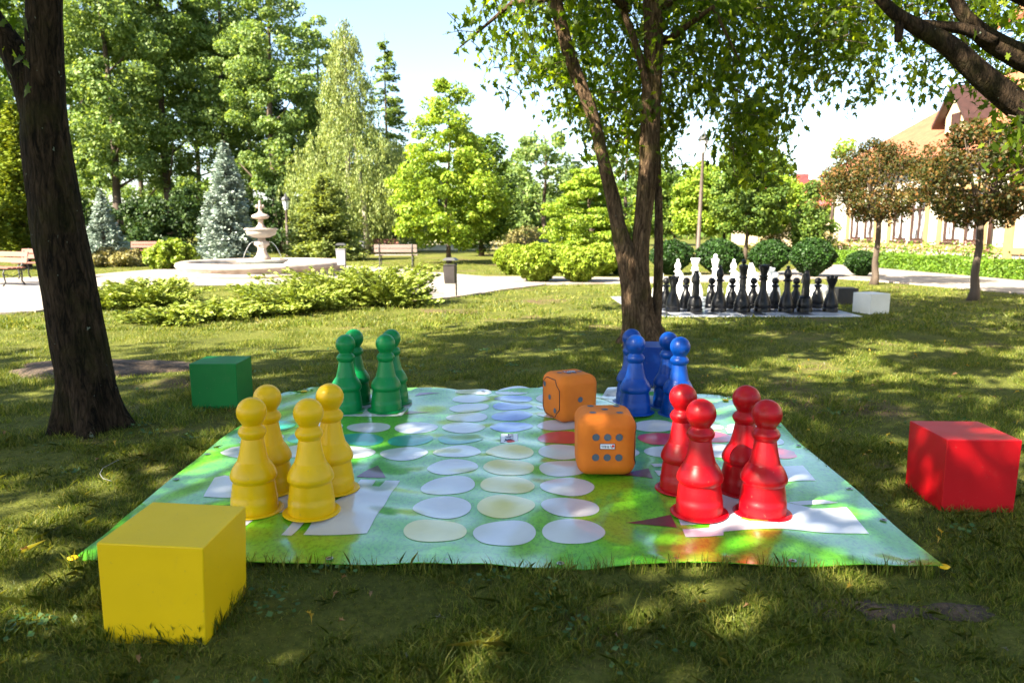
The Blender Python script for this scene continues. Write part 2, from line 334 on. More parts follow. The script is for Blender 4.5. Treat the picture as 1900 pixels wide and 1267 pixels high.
# dots: columns 0..10 and rows 0..10 of the cross-shaped track
rowpix = [993, 944, 908, 874, 844.5, 819, 797, 778, 760, 745, 731.5]
rowY = [ground(940, p)[1] for p in rowpix]
cf = np.polyfit(range(11), rowY, 2); rowY = [float(np.polyval(cf, i)) for i in range(11)]
def rowx(y):
    t = (y-NL[1])/(FL[1]-NL[1]); return (1-t)*NL[0]+t*FL[0], (1-t)*NR[0]+t*FR[0]
W_, Yl_, B_, T_, R_, Mn_, Gw_ = 1, 2, 3, 4, 5, 6, 7
def dot(c, r, m):
    y = rowY[r]; xl, xr = rowx(y); x = xl+(xr-xl)*(.0625+.0875*c); a = (xr-xl)*.0875*.455
    b = abs(rowY[min(r+1, 10)]-rowY[max(r-1, 0)])/(2 if 0 < r < 10 else 1)*.455
    drape([(x+a*math.cos(q), y+b*math.sin(q)) for q in np.linspace(0, 2*PI, 40, endpoint=False)], m)
for r in range(11):
    for c in range(11):
        if (c in (4, 5, 6) or r in (4, 5, 6)) and (c, r) != (5, 5):
            m = W_
            if c == 5: m = Yl_ if 1 <= r <= 4 else (B_ if 6 <= r <= 9 else m)
            if r == 5: m = T_ if 1 <= c <= 4 else (R_ if 6 <= c <= 9 else m)
            if (c, r) == (4, 0): m = Yl_
            if (c, r) == (6, 10): m = B_
            if (c, r) == (0, 6): m = T_
            if (c, r) == (10, 4): m = R_
            dot(c, r, m)
def pp(pts, m, lift=.0022): drape([ground(*p)[:2] for p in pts], m, lift)
# corner houses (white silhouettes), their roofs and the green openings
pp([(563, 999), (681, 999), (742, 894), (715, 894), (704, 908), (690, 908), (697, 894), (670, 894), (640, 930), (600, 950)], W_)
pp([(522, 1002), (541, 1002), (576, 967), (551, 969)], W_); pp([(447, 992), (470, 975), (500, 962), (560, 958), (600, 940), (560, 915), (470, 925), (440, 940)], W_)
pp([(378, 929), (440, 930), (445, 893), (430, 893), (418, 890), (399, 894)], W_)
pp([(661, 891), (716, 889), (701, 867)], Mn_)
pp([(1272, 1001), (1342, 1002), (1342, 996), (1448, 996), (1612, 999), (1570, 950), (1507, 952), (1430, 935), (1338, 921), (1250, 945), (1259, 972)], W_)
pp([(1263, 988), (1316, 988), (1316, 982), (1259, 982)], 0, .004); pp([(1371, 973), (1390, 979), (1445, 979), (1441, 971), (1405, 969)], 0, .004)
pp([(1448, 873), (1489, 871), (1513, 901), (1456, 903)], W_); pp([(1463, 941), (1528, 936), (1555, 941), (1485, 947)], W_)
pp([(1161, 971), (1256, 985), (1244, 963)], Mn_); pp([(1146, 889), (1211, 897), (1203, 878)], Mn_)
pp([(1207, 869), (1235, 868), (1240, 874), (1214, 875)], W_); pp([(1214, 882), (1231, 882), (1237, 890), (1222, 892)], W_)
pp([(610, 778), (745, 776), (765, 752), (752, 735), (640, 738)], W_); pp([(637, 773), (671, 773), (676, 770), (645, 770)], 0, .004); pp([(712, 773), (737, 773), (740, 771), (714, 771)], 0, .004)
pp([(770, 738), (818, 735), (778, 733)], Mn_); pp([(748, 773), (800, 769), (760, 765)], Mn_)
pp([(1112, 742), (1128, 724), (1150, 722), (1285, 726), (1300, 745), (1250, 760), (1150, 760)], W_)
pp([(1345, 800), (1395, 800), (1420, 812), (1350, 812)], W_)
mat_o = None
def matprint(name, c1, c2, sc_=6):
    m = surf(name, c1, c2, scale=sc_, rough=.3, r2=.42, bumps=.12, bscale=30, bdist=.004, detail=6, coat=.9); return m
mats = [None, matprint('white_print', (.56, .58, .62), (.51, .53, .58)), matprint('yellow_print', (.66, .62, .25), (.6, .56, .2)), matprint('blue_print', (.16, .26, .62), (.12, .2, .55)),
        matprint('teal_print', (.02, .30, .22), (.015, .25, .2)), matprint('red_print', (.55, .02, .04), (.5, .015, .035)), matprint('maroon_print', (.12, .01, .03), (.1, .01, .03))]
mgm, nt, bs, out = newmat('printed_grass_vinyl')
a = ramp(nt, noise(nt, 1.6, 4, .6), [(.3, (.07, .33, .015)), (.5, (.11, .42, .012)), (.7, (.15, .44, .02))])
b = ramp(nt, noise(nt, 55, 4, .75, sc3=(1, .6, 1)), [(.36, (.45, .6, .5)), (.52, (1, 1, 1)), (.7, (1.1, 1.08, 1))])
mxx = nt.nodes.new('ShaderNodeMix'); mxx.data_type = 'RGBA'; mxx.blend_type = 'MULTIPLY'; mxx.inputs[0].default_value = 1
nt.links.new(a, mxx.inputs[6]); nt.links.new(b, mxx.inputs[7]); nt.links.new(mxx.outputs[2], bs.inputs['Base Color'])
bs.inputs['Roughness'].default_value = .34; bs.inputs['Coat Weight'].default_value = 1; bs.inputs['Coat Roughness'].default_value = .14; bs.inputs['Coat IOR'].default_value = 1.9
bump(nt, bs, noise(nt, 9, 3), .25, .012); mats[0] = mgm
mat_t = thing('game_mat', 'big glossy green ludo mat printed with white and coloured dots, spread on the grass', 'game mat')
mo = mm.build('mat_sheet', mats, mat_t, smooth=True)
def eyelet(s, t):
    x, y = st(s, t); e = MB(); n = 12
    for (r0, r1, z0, z1, m) in ((.018, .008, .004, .0055, 0), (.008, .0005, .0045, .0045, 1)):
        V = [(r*math.cos(2*PI*k/n), r*math.sin(2*PI*k/n), z) for r, z in ((r0, z0), (r1, z1)) for k in range(n)]
        e.add(V, [(k, (k+1) % n, n+(k+1) % n, n+k) for k in range(n)], m)
    if 'eye' not in M:
        M['eye'] = surf('steel_eyelet', (.5, .5, .5), rough=.35, metal=1, bumps=0)
        M['eyemesh'] = e.build('eyelet', [M['eye'], M['dark']], mat_t); o = M['eyemesh']
    else: o = M['eyemesh'].copy(); link(o, mat_t)
    o.location = (float(x), float(y), float(matz(x, y))+.003)
for k in range(8):
    q = .03+k*.94/7; eyelet(q, .012); eyelet(q, .988)
    if 0 < k < 7: eyelet(.008, q); eyelet(.992, q)
for s, t, a in ((0.0, 0.0, 2.4), (1.0, 0.0, .7), (1, 1, -.4), (0, 1, 3.6)):
    x, y = st(s, t); tb = MB(); tb.lathe([(.018, 0), (.021, .004), (.018, .007), (.005, .008)], 16, fn=lambda r, z, th: r*(1+.35*abs(math.cos(th))))
    o = tb.build('corner_tab', M['yellow'], mat_t, smooth=True); o.location = (float(x), float(y), float(matz(x, y))+.004); o.rotation_euler = (0, 0, a)
def textmesh(txt, size, mat, parent, name='lettering', ext=.0006):
    cu = bpy.data.curves.new('t', 'FONT'); cu.body = txt; cu.size = size; cu.align_x = 'CENTER'; cu.align_y = 'CENTER'; cu.extrude = ext; cu.resolution_u = 3
    tmp = bpy.data.objects.new('t', cu); COL.objects.link(tmp); bpy.context.view_layer.update()
    me = bpy.data.meshes.new_from_object(tmp.evaluated_get(bpy.context.evaluated_depsgraph_get())); bpy.data.objects.remove(tmp)
    return mobj(name, me, mat, parent)
def tagplate(parent, w, h, loc, rot):
    """white label with a dark rim, a red ball and the letters"""
    e = MB(); e.box(-w/2, w/2, -h/2, h/2, 0, .0015, 0); e.box(-w/2+.003, w/2-.003, -h/2+.003, h/2-.003, .0015, .0022, 1)
    o = e.build('label_patch', [M['ink'], M['label']], parent); o.location = loc; o.rotation_euler = rot
    t = textmesh('R4m', h*.72, M['ink'], o); t.location = (w*.14, -h*.02, .0028)
    d = MB(); d.lathe([(h*.24, 0), (h*.24, .0012)], 20); s = d.build('ball_mark', M['inkred'], o); s.location = (-w*.36, -h*.08, .0023)
    d = MB(); d.tube([(-w*.38, h*.3, .0028), (-w*.26, h*.18, .0028), (-w*.2, -h*.05, .0028), (-w*.19, -h*.3, .0028)], [.001, h*.05, h*.05, .001], 6); d.build('swoosh_mark', M['ink'], o)
    return o
gx, gy, _ = ground(945, 819.5); tagplate(mat_t, .22, .12, (gx, gy, float(matz(gx, gy))+.006), (0.02, 0, PI/2))
# ------------------------------------------------------------------ ludo pawns
prof = [(.0, 0), (.146, .0), (.148, .003), (.146, .006), (.122, .008)]
body = [(.119, .008), (.1185, .05), (.117, .075), (.1145, .078), (.113, .1), (.108, .135), (.1035, .158), (.103, .163), (.110, .170), (.1165, .180), (.1175, .192), (.114, .206), (.106, .226), (.0955, .245), (.086, .259), (.0815, .266), (.0785, .269), (.077, .275), (.068, .31), (.0605, .35), (.0545, .385), (.0535, .388), (.056, .391), (.0665, .406), (.0705, .418), (.0695, .428), (.06, .444), (.049, .453), (.047, .458), (.052, .466)]
for k in range(1, 17):
    a = -PI*.27+k/16*(PI/2+PI*.27); body.append((max(.0755*math.cos(a), .001), .525+.0755*math.sin(a)))
def make_pawn(colour):
    t = bpy.data.objects.new('game_pawn', None); link(t)
    b = MB(); b.lathe(body, 96, fn=lambda r, z, th: r+(.0009 if (abs(math.sin(th)) < .03 and z < .59) else 0)); o = b.build('body', M[colour], t, smooth=True); o.data.set_sharp_from_angle(angle=math.radians(55))
    b = MB(); b.lathe(prof, 40); b.build('base_flange', M[colour], t, smooth=True)
    return t
pawns = {
 'yellow': [((473, 947), 'front left, nearest the yellow cube'), ((579, 953), 'front right, with the fully seen round head'), ((504, 908), 'back left, half hidden by the front ones'), ((618, 911), 'back right, next to the purple triangle')],
 'red': [((1297, 954), 'front left, left of the one nearest the mat corner'), ((1414, 953), 'front right, nearest the mat corner'), ((1264, 908), 'back left, closest to the orange dice'), ((1376, 909), 'back right, with the highest head of the four')],
 'green': [((644, 760), 'front left, tucked against the mat edge'), ((717, 759), 'front right, catching the sun on its base'), ((661, 745), 'back left, between the two left ones'), ((731, 746), 'back right, furthest from the green cube')],
 'blue': [((1178, 768), 'front left, next to the nearer orange die'), ((1256, 769), 'front right, closest to the red pawns'), ((1170, 746), 'back left, in front of the blue cube corner'), ((1239, 750), 'back right, right of the blue cube')]}
for colour, L in pawns.items():
    src = make_pawn(colour)
    for i, (p, w) in enumerate(L):
        o = src if i == 0 else copy_tree(src)
        g = ground(p[0], p[1], .022); o.location = (g[0], g[1], float(matz(g[0], g[1]))+.002)
        o.rotation_euler = (.02*math.sin(i*3+len(colour)), .02*math.cos(i*5+len(colour)), i*1.3)
        tag(o, 'glossy %s skittle-shaped pawn, %s' % (colour, w), 'game pawn', '%s pawns on the mat' % colour)
# ------------------------------------------------------------------ coloured cubes
def cube(name, mat, label, x, y, th, s, h, tap, tilt=(0, 0), dz=0):
    z = float(gz(y))+dz; b = MB(); t = s*(1-tap)/2; u = s/2
    b.add([(-t, -t, 0), (t, -t, 0), (t, t, 0), (-t, t, 0), (-u, -u, h), (u, -u, h), (u, u, h), (-u, u, h)], [(3, 2, 1, 0), (4, 5, 6, 7), (0, 1, 5, 4), (1, 2, 6, 5), (2, 3, 7, 6), (3, 0, 4, 7)])
    o = b.build(name, mat, bevel=.006); o.data.polygons.foreach_set('use_smooth', [True]*6); o.data.set_sharp_from_angle(angle=.5)
    o.modifiers['b'].harden_normals = True
    o.location = (x, y, z-.004); o.rotation_euler = (tilt[0], tilt[1], th); return tag(o, label, 'cube')
cube('storage_cube', M['yellow_box'], 'yellow plastic cube on the grass at the near left mat corner', -1.315, 2.68, -.035, .392, .43, .03, (0.01, .035), -.04)
cube('storage_cube', M['red_box'], 'red plastic cube on the grass right of the mat', 2.462, 3.848, -.029, .385, .396, .02)
cube('storage_cube', M['green_box'], 'green plastic cube on the grass beside the thick left tree', -2.376, 5.848, .018, .369, .365, .015)
cube('storage_cube', M['blue_box'], 'blue plastic cube behind the blue pawns at the foot of the forked tree', 1.2, 6.5, -.1, .36, .37, .0)
cube('storage_cube', M['white_box'], 'white cube on the grass right of the chess set', 6.046, 12.206, .3, .40, .336, .01)
cube('storage_cube', M['black_box'], 'black cube behind the right end of the black chess row', 6.25, 13.632, -.1, .36, .31, 0)
g = ground(1515, 558); cube('storage_cube', M['white_box'], 'white cube partly hidden behind the black chess pieces', g[0], g[1], -.05, .26*1.2, .32, 0)
# ------------------------------------------------------------------ foam dice
def rbox(s, r, n=26):
    """rounded soft cube surface"""
    V = []; Fc = []; h = s/2
    for ax in range(3):
        for sg in (-1, 1):
            b = len(V); q = np.linspace(-1, 1, n); q = np.sign(q)*np.abs(q)**.85*h
            for i in range(n):
                for j in range(n):
                    p = np.zeros(3); p[ax] = sg*h; p[(ax+1) % 3] = q[i]; p[(ax+2) % 3] = q[j]
                    c = np.clip(p, -(h-r), h-r); d = p-c; L = np.linalg.norm(d); p = c+d/L*r if L > 1e-9 else p
                    V.append(tuple(p))
            for i in range(n-1):
                for j in range(n-1):
                    f = (b+i*n+j, b+(i+1)*n+j, b+(i+1)*n+j+1, b+i*n+j+1); Fc.append(f if sg > 0 else f[::-1])
    return V, Fc
PIPS = {1: [(0, 0)], 3: [(-1, 1), (0, 0), (1, -1)], 5: [(-1, 1), (1, 1), (0, 0), (-1, -1), (1, -1)], 6: [(-1, .9), (0, .9), (1, .9), (-1, -.9), (0, -.9), (1, -.9)], 7: [(-1.4, .25), (-.45, .6), (.45, .5), (-.45, -.6), (.45, -.5), (1.4, -.1)]}
def make_die(label, p, th, s, faces, zipface, lab, sp):
    g = ground(p[0], p[1], .022); z = float(matz(g[0], g[1]))
    t = thing('foam_die', label, 'die', (g[0], g[1], z+.002), th, 'orange dice on the mat')
    b = MB(); V, Fc = rbox(s, s*.2); jit = lambda v: .004*math.sin(v[0]*21+v[2]*17)*math.sin(v[1]*19+2)
    V = [(v[0]*(1+jit(v)*3), v[1]*(1+jit(v)*3), v[2]*(1.06)+s*.53) for v in V]; b.add(V, Fc, 0)
    R = s*.062; h = s/2+.004
    def disc(face, a, c, r):
        n = 20; out = []
        for k in range(n):
            x = a+r*math.cos(2*PI*k/n); y = c+r*math.sin(2*PI*k/n)
            out.append({'front': (x, -h, y+s*.53), 'left': (-h, -x, y+s*.53), 'top': (x, y, s*1.06+.002), 'right': (h, x, y+s*.53)}[face])
        b.add(out, [tuple(range(n))], 1)
    for fname, num in faces.items():
        for (a, c) in PIPS[num]: disc(fname, a*s*sp.get(fname, .2), c*s*sp.get(fname, .2), R)
    o = b.build('cover', [M['orange'], M['pip']], t, smooth=False); o.data.polygons.foreach_set('use_smooth', [True]*len(o.data.polygons))
    # dark zip piping round one side face
    pb = MB(); hh = s/2; c = s*.2; q = s*.425
    oc = [(-q, -hh+c+.03), (-q, hh-c-.03), (-hh+c+.03, q), (hh-c-.03, q), (q, hh-c-.03), (q, -hh+c+.03), (hh-c-.03, -q), (-hh+c+.03, -q)]
    sgn = -1 if zipface == 'left' else 1; ring = [(sgn*(hh+.0015), a, cc*1.04+s*.53) for a, cc in oc]
    ring = [tuple(Vector(ring[k]).lerp(Vector(ring[(k+1) % 8]), j/5)) for k in range(8) for j in range(5)]
    def hug(p):
        v = np.array([sgn*hh, p[1], (p[2]-s*.53)/1.06]); c_ = np.clip(v, -(hh-s*.2), hh-s*.2); d_ = v-c_; L_ = np.linalg.norm(d_); v = c_+d_/L_*(s*.2+.001) if L_ > 1e-9 else v
        return (v[0], v[1], v[2]*1.06+s*.53)
    ring = [hug(p) for p in ring]; pb.tube(ring+[ring[0]], [.0032]*(len(ring)+1), 6)
    pb.build('piping', M['dark'], t, smooth=True)
    if lab == 'front': tagplate(t, .088, .034, (0, -h-.0005, s*.55), (PI/2, PI, 0))
    if lab == 'top': tagplate(t, .088, .034, (0, 0, s*1.06+.004), (0, 0, 0))
    return t
make_die('orange foam die with six grey dots facing forward, the nearer of the two', (1120, 869), -.02, .345, {'front': 6, 'top': 5}, 'right', 'front', {'front': .195, 'top': .23})
make_die('orange foam die showing a single dot in front, the farther of the two', (1056, 777), .42, .325, {'front': 1, 'left': 3, 'top': 7}, 'left', 'top', {'left': .26, 'top': .17})
# ------------------------------------------------------------------ chess set
def chain(pts, n=3):
    out = []
    for (a, b) in zip(pts[:-1], pts[1:]):
        for k in range(n): out.append((a[0]+(b[0]-a[0])*k/n, a[1]+(b[1]-a[1])*k/n))
    out.append(pts[-1]); return out
def ball(cz, r, n=10, a0=-.45): return [(max(r*math.cos(a), .001), cz+r*math.sin(a)) for a in np.linspace(PI*a0, PI/2, n)]
def basep(r, zt, rt):
    """bottle-like lower body up to height zt and radius rt"""
    return [(r, 0), (r*1.0, .03), (r*.98, .06), (r*.9, .07), (r*.96, .085), (r*.95, .13), (r*.82, .2), (r*.62, .27), (rt*1.15, .27+(zt-.27)*.35), (rt, zt)]
def chess(kind):
    b = MB()
    if kind == 'pawn': b.lathe(basep(.112, .36, .04)+[(.065, .37), (.07, .385), (.06, .40), (.038, .41)]+ball(.47, .062), 24)
    if kind == 'rook':
        b.lathe(basep(.125, .42, .048)+[(.062, .46), (.085, .52), (.088, .56), (.07, .565), (.03, .57)]+ball(.585, .03, 6), 24)
        for k in range(6):
            a = k*PI/3; c, s_ = math.cos(a), math.sin(a); x, y = .074*c, .074*s_
            b.box(x-.016, x+.016, y-.016, y+.016, .555, .595)
    if kind == 'bishop': b.lathe(basep(.13, .5, .045)+[(.075, .51), (.078, .525), (.05, .54), (.045, .57), (.062, .6), (.066, .63), (.055, .67), (.035, .705), (.022, .715)]+ball(.74, .03, 8), 24)
    if kind == 'queen':
        b.lathe(basep(.138, .52, .05)+[(.08, .53), (.082, .55), (.055, .56), (.075, .585), (.072, .6), (.05, .615), (.06, .66), (.088, .745), (.09, .76), (.06, .765), (.058, .775)]+[(.05, .78), (.001, .79)], 24)
        for k in range(8):
            a = k*PI/4; b.lathe([(.014, 0), (.016, .02), (.004, .035)], 8, c=(.078*math.cos(a), .078*math.sin(a), .755))
    if kind == 'king': b.lathe(basep(.14, .55, .05)+[(.075, .56), (.078, .575), (.052, .59), (.05, .61), (.06, .66), (.082, .755), (.08, .77), (.045, .785), (.03, .79)]+ball(.83, .042, 9), 24)
    if kind == 'knight':
        b.lathe(basep(.128, .22, .1)[:7]+[(.09, .23), (.098, .245), (.08, .26), (.001, .262)], 24)
        # horse head: outline in the y-z plane with real thickness
        out = [(-.07, .25), (-.085, .33), (-.06, .42), (-.075, .50), (-.07, .58), (-.045, .65), (-.02, .69), (.0, .675), (.03, .65), (.07, .59), (.115, .52), (.12, .485), (.10, .465), (.07, .475), (.035, .50), (.03, .46), (.055, .38), (.07, .30), (.07, .25)]
        n = len(out); V = []
        for sx, w in ((-1, .042), (-1, .03), (1, .03), (1, .042)):
            pass
        V = [(-.046*(.75 if z > .6 else 1), y*.86, .25+(z-.25)*.99) for y, z in out]+[(-.052*(.8 if z > .6 else 1.1) if False else -.03, y, z) for y, z in out]+[(.03, y, z) for y, z in out]+[(.046*(.75 if z > .6 else 1), y*.86, .25+(z-.25)*.99) for y, z in out]
        fcs = [tuple(range(n))[::-1]]+[tuple(range(3*n, 4*n))]
        for L in range(3): fcs += [(L*n+k, L*n+(k+1) % n, (L+1)*n+(k+1) % n, (L+1)*n+k) for k in range(n)]
        b.add(V, [f[::-1] for f in fcs])
    me = bpy.data.meshes.new('chess_'+kind); me.from_pydata(b.v, [], b.f); me.update()
    bm = bmesh.new(); bm.from_mesh(me); bmesh.ops.recalc_face_normals(bm, faces=bm.faces[:]); bm.to_mesh(me); bm.free()
    me.polygons.foreach_set('use_smooth', [True]*len(me.polygons)); me.set_sharp_from_angle(angle=math.radians(50)); return me
CH = {}
for kind in ('pawn', 'rook', 'bishop', 'queen', 'king', 'knight'):
    for colr in ('black', 'white'):
        CH[kind, colr] = chess(kind); CH[kind, colr].materials.append(M['cblack' if colr == 'black' else 'cwhite'])
order_b = ['rook', 'knight', 'bishop', 'king', 'queen', 'bishop', 'knight', 'rook']; order_w = ['rook', 'knight', 'bishop', 'queen', 'king', 'bishop', 'knight', 'rook']
side = ['left', 'left', 'left', '', '', 'right', 'right', 'right']
CZ = Z0+.02
def piece(kind, colr, x, y, label):
    o = bpy.data.objects.new('chess_'+kind, CH[kind, colr]); link(o); o.location = (x, y, CZ)
    o.rotation_euler = (0, 0, rng.normal()*.06+(PI if (colr == 'white' and kind == 'knight') else 0)); o.scale = (1, 1, 1)
    if kind == 'knight': o.rotation_euler[2] += rng.normal()*.1+.12
    tag(o, label, 'chess piece', '%s chess pieces' % colr)
bx = [1248, 1289, 1333, 1376, 1414, 1458, 1492, 1540]
for i in range(8):
    x, y, _ = ground(bx[i], 580); k = order_b[i]; sd = side[i]
    nm = (sd+'-hand ' if sd else '')+'black '+k
    piece(k, 'black', x, y, '%s standing in the front row of the chess set' % nm)
    px = [1235, 1272, 1319, 1357, 1396, 1436, 1475, 1515][i]; x2, y2, _ = ground(px, 573)
    piece('pawn', 'black', x2, y2, 'small black chess pawn just behind the %s' % nm)
    xw = 2.62+.377*i+.02*rng.normal(); kw = order_w[i]; nw = (sd+'-hand ' if sd else '')+'white '+kw
    piece(kw, 'white', xw, 14.85, 'tall %s at the far side of the chess mat' % nw)
    piece('pawn', 'white', xw-.05, 14.4, 'small white chess pawn in front of the %s' % nw)
cm = MB(); c0 = ground(1192, 590); x0, y0 = 2.2, 11.75; sq = .39
for i in range(8):
    for j in range(8): cm.add([(x0+i*sq, y0+j*sq, CZ-.004), (x0+(i+1)*sq, y0+j*sq, CZ-.004), (x0+(i+1)*sq, y0+(j+1)*sq, CZ-.004), (x0+i*sq, y0+(j+1)*sq, CZ-.004)], [(0, 1, 2, 3)], (i+j) % 2)
cm.box(x0-.16, x0+8*sq+.3, y0-.16, y0+8*sq+.16, CZ-.02, CZ-.008, 1)
tag(cm.build('chess_mat', [surf('black_print', (.03, .03, .035), rough=.35, bumps=0), matprint('white_vinyl', (.7, .72, .78), (.64, .66, .72))]), 'white and black chequered chess mat under the giant chess pieces', 'chess mat')
chess_fp = [(x0-.2, y0-.2), (x0+8*sq+.34, y0-.2), (x0+8*sq+.34, y0+8*sq+.2), (x0-.2, y0+8*sq+.2)]
# ------------------------------------------------------------------ foliage builders
LEAF = np.array([(0, -.5, 0), (.1, -.22, .03), (.27, -.24, .09), (.17, -.02, .05), (.27, .16, .1), (.12, .24, .02), (0, .64, -.08), (-.12, .24, .02), (-.27, .16, .1), (-.17, -.02, .05), (-.27, -.24, .09), (-.1, -.22, .03)])
KITE = np.array([(0, -.5, 0), (.36, -.02, .1), (0, .55, -.04), (-.36, -.02, .1)])
SPRIG = np.array([(0, -.5, 0), (.2, .1, .05), (0, .6, -.04), (-.2, .1, .05)])
def unit(v): return v/np.maximum(np.linalg.norm(v, axis=-1, keepdims=True), 1e-9)
def cards(C, size, axis, normal, shape=KITE):
    """one leaf polygon per centre; axis = leaf length direction, normal = facing"""
    C = np.asarray(C); n = len(C); a = unit(axis); s = unit(np.cross(a, normal)); w = np.cross(s, a)
    size = np.broadcast_to(np.asarray(size, float), (n,))[:, None, None]
    return (C[:, None, :]+size*(shape[None, :, 0:1]*s[:, None, :]+shape[None, :, 1:2]*a[:, None, :]+shape[None, :, 2:3]*w[:, None, :])).reshape(-1, 3)
def rv(n, s=1): return rng.normal(size=(n, 3))*s
def clumps(C, R, n, size, flat=.6, up=.5, shape=KITE, droop=.3, shell=.45):
    """n leaves spread round clump centres C with radii R"""
    i = rng.integers(0, len(C), n); d = unit(rv(n)); rad = R[i]*(shell+(1-shell)*rng.random(n)**.5)
    P_ = C[i]+d*rad[:, None]*np.array([1, 1, flat]); nr = unit(d*.8+np.array([0, 0, up])+rv(n, .45)); ax = unit(rv(n)+d*.5-np.array([0, 0, droop]))
    return cards(P_, size*rng.uniform(.6, 1.3, n), ax, nr, shape)
def prof_r(prof, z): return np.interp(z, [p[0] for p in prof], [p[1] for p in prof])
def crown_cl(c, prof, n, r0, r1, inner=.35, sq=(1, 1)):
    """clump centres inside a radius profile [(z, r)...]"""
    zs = np.linspace(prof[0][0], prof[-1][0], 200); w = prof_r(prof, zs)**1.3+.02; z = rng.choice(zs, n, p=w/w.sum()); r = prof_r(prof, z)
    th = rng.uniform(0, 2*PI, n); q = (inner+(1-inner)*rng.random(n)**.6); wob = 1+.16*np.sin(3*th+z)+.1*np.sin(5*th-2*z)
    C = np.stack([c[0]+r*q*wob*np.cos(th)*sq[0], c[1]+r*q*wob*np.sin(th)*sq[1], z], -1); return C, rng.uniform(r0, r1, n)
def trunk_mesh(name, parent, base, top, r0, r1, mat, limbs=0, lo=.35, ll=(1, 2.5), lean=.15, n=9, flare=1.5, bend=.1):
    b = MB(); base = Vector(base); top = Vector(top); k = 9; ph = rng.uniform(0, 6)
    pts = [base.lerp(top, i/k)+Vector((math.sin(i*.8+ph)*bend, math.cos(i*.7+ph)*bend, 0))*min(i, 3)/3 for i in range(k+1)]; pts[0].z -= .1
    rad = [r0+(r1-r0)*i/k for i in range(k+1)]; rad[0] *= flare; rad[1] *= 1+(flare-1)*.2
    b.tube(pts, rad, n)
    for j in range(limbs):
        f = lo+(.97-lo)*(j+.5)/limbs; i = f*k; p = pts[int(i)].lerp(pts[min(int(i)+1, k)], i-int(i)); a = rng.uniform(0, 6.28); L = rng.uniform(*ll)*(1.15-f*.6)
        d = Vector((math.cos(a), math.sin(a), rng.uniform(.35, 1.0))).normalized(); q = p+d*L*.5+Vector((0, 0, -.03)); e = q+(d+Vector((0, 0, .35))).normalized()*L*.5
        rr = (r0+(r1-r0)*f)*.45; b.tube([p, q, e], [rr, rr*.6, rr*.15], 6)
    return b.build(name, mat, parent, smooth=True)
def add_leaves(name, V, mat, parent, k=4): return mobj(name, kmesh(name, V, k), mat, parent)
G = {}
G['lime'] = leafmat('fresh_lime_leaves', (.12, .21, .016), (.21, .31, .025), (.34, .41, .05), .42)
G['mid'] = leafmat('mid_green_leaves', (.05, .105, .016), (.10, .17, .024), (.20, .27, .04), .36, nscale=.45)
G['poplar'] = leafmat('poplar_leaves', (.085, .15, .042), (.165, .25, .065), (.31, .40, .14), .46, nscale=.45)
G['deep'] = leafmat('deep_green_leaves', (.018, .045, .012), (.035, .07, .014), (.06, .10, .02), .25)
G['maple'] = leafmat('maple_leaves', (.036, .066, .007), (.085, .135, .009), (.24, .29, .016), .6, tint=(1.5, 1.6, .3), nscale=1.4)
G['blue'] = leafmat('blue_spruce_needles', (.19, .25, .21), (.30, .37, .31), (.44, .49, .42), .1, tint=(1, 1, .9))
G['spruce'] = leafmat('green_spruce_needles', (.08, .13, .04), (.15, .21, .06), (.26, .31, .1), .15)
G['weep'] = leafmat('weeping_leaves', (.13, .18, .05), (.21, .265, .075), (.33, .37, .12), .38)
G['thuja'] = leafmat('golden_thuja', (.10, .15, .015), (.18, .235, .02), (.30, .33, .04), .2)
G['juniper'] = leafmat('yellow_green_juniper', (.12, .17, .024), (.22, .28, .04), (.35, .39, .08), .2, nscale=1.5)
G['ball'] = leafmat('dense_dark_shrub', (.008, .028, .005), (.018, .052, .006), (.035, .085, .01), .12, nscale=2)
G['ball_l'] = leafmat('dense_light_shrub', (.13, .20, .015), (.20, .28, .02), (.30, .36, .04), .25, nscale=2)
G['olive'] = leafmat('olive_brown_leaves', (.032, .046, .010), (.07, .07, .014), (.21, .095, .028), .38)
G['hedge'] = leafmat('hedge_leaves', (.05, .11, .008), (.09, .17, .01), (.15, .24, .02), .25, nscale=1.2)
G['dry'] = leafmat('yellowing_leaves', (.16, .15, .05), (.25, .22, .08), (.33, .28, .12), .25)
GR = {'far': 'trees at the back of the park'}
def broad(label, px, Y, top, low, hw, mat, nl=14000, size=.22, name='broadleaf_tree', group=None, trunk_r=.2, ncl=120, cr=(.5, 1.1), prof=None, bark=None, lean=0, inner=.35, fl=.6, sq=(1, 1)):
    x = atY(px, 430, Y)[0]; zt = atY(px, top, Y)[2]; zl = atY(px, low, Y)[2]; R = hw*Y/F
    t = thing(name, label, 'tree', (x, Y, Z0), 0, group); hgt = zt-zl; zl -= Z0; zt -= Z0
    trunk_mesh('trunk', t, (0, 0, 0), (lean, 0, zt*.93), trunk_r, trunk_r*.2, bark or M['bark_far'], limbs=9, lo=max(.12, zl/zt*.8), ll=(R*.5, R*1.0))
    prof = prof or [(0, .35), (.15, .8), (.4, 1), (.7, .85), (.9, .5), (1, .1)]
    pr = [(zl+a*hgt, b*R) for a, b in prof]; C, Rr = crown_cl((lean*.6, 0), pr, ncl, cr[0], cr[1], inner, sq)
    add_leaves('crown', clumps(C, Rr, nl, size, fl), mat, t); return t
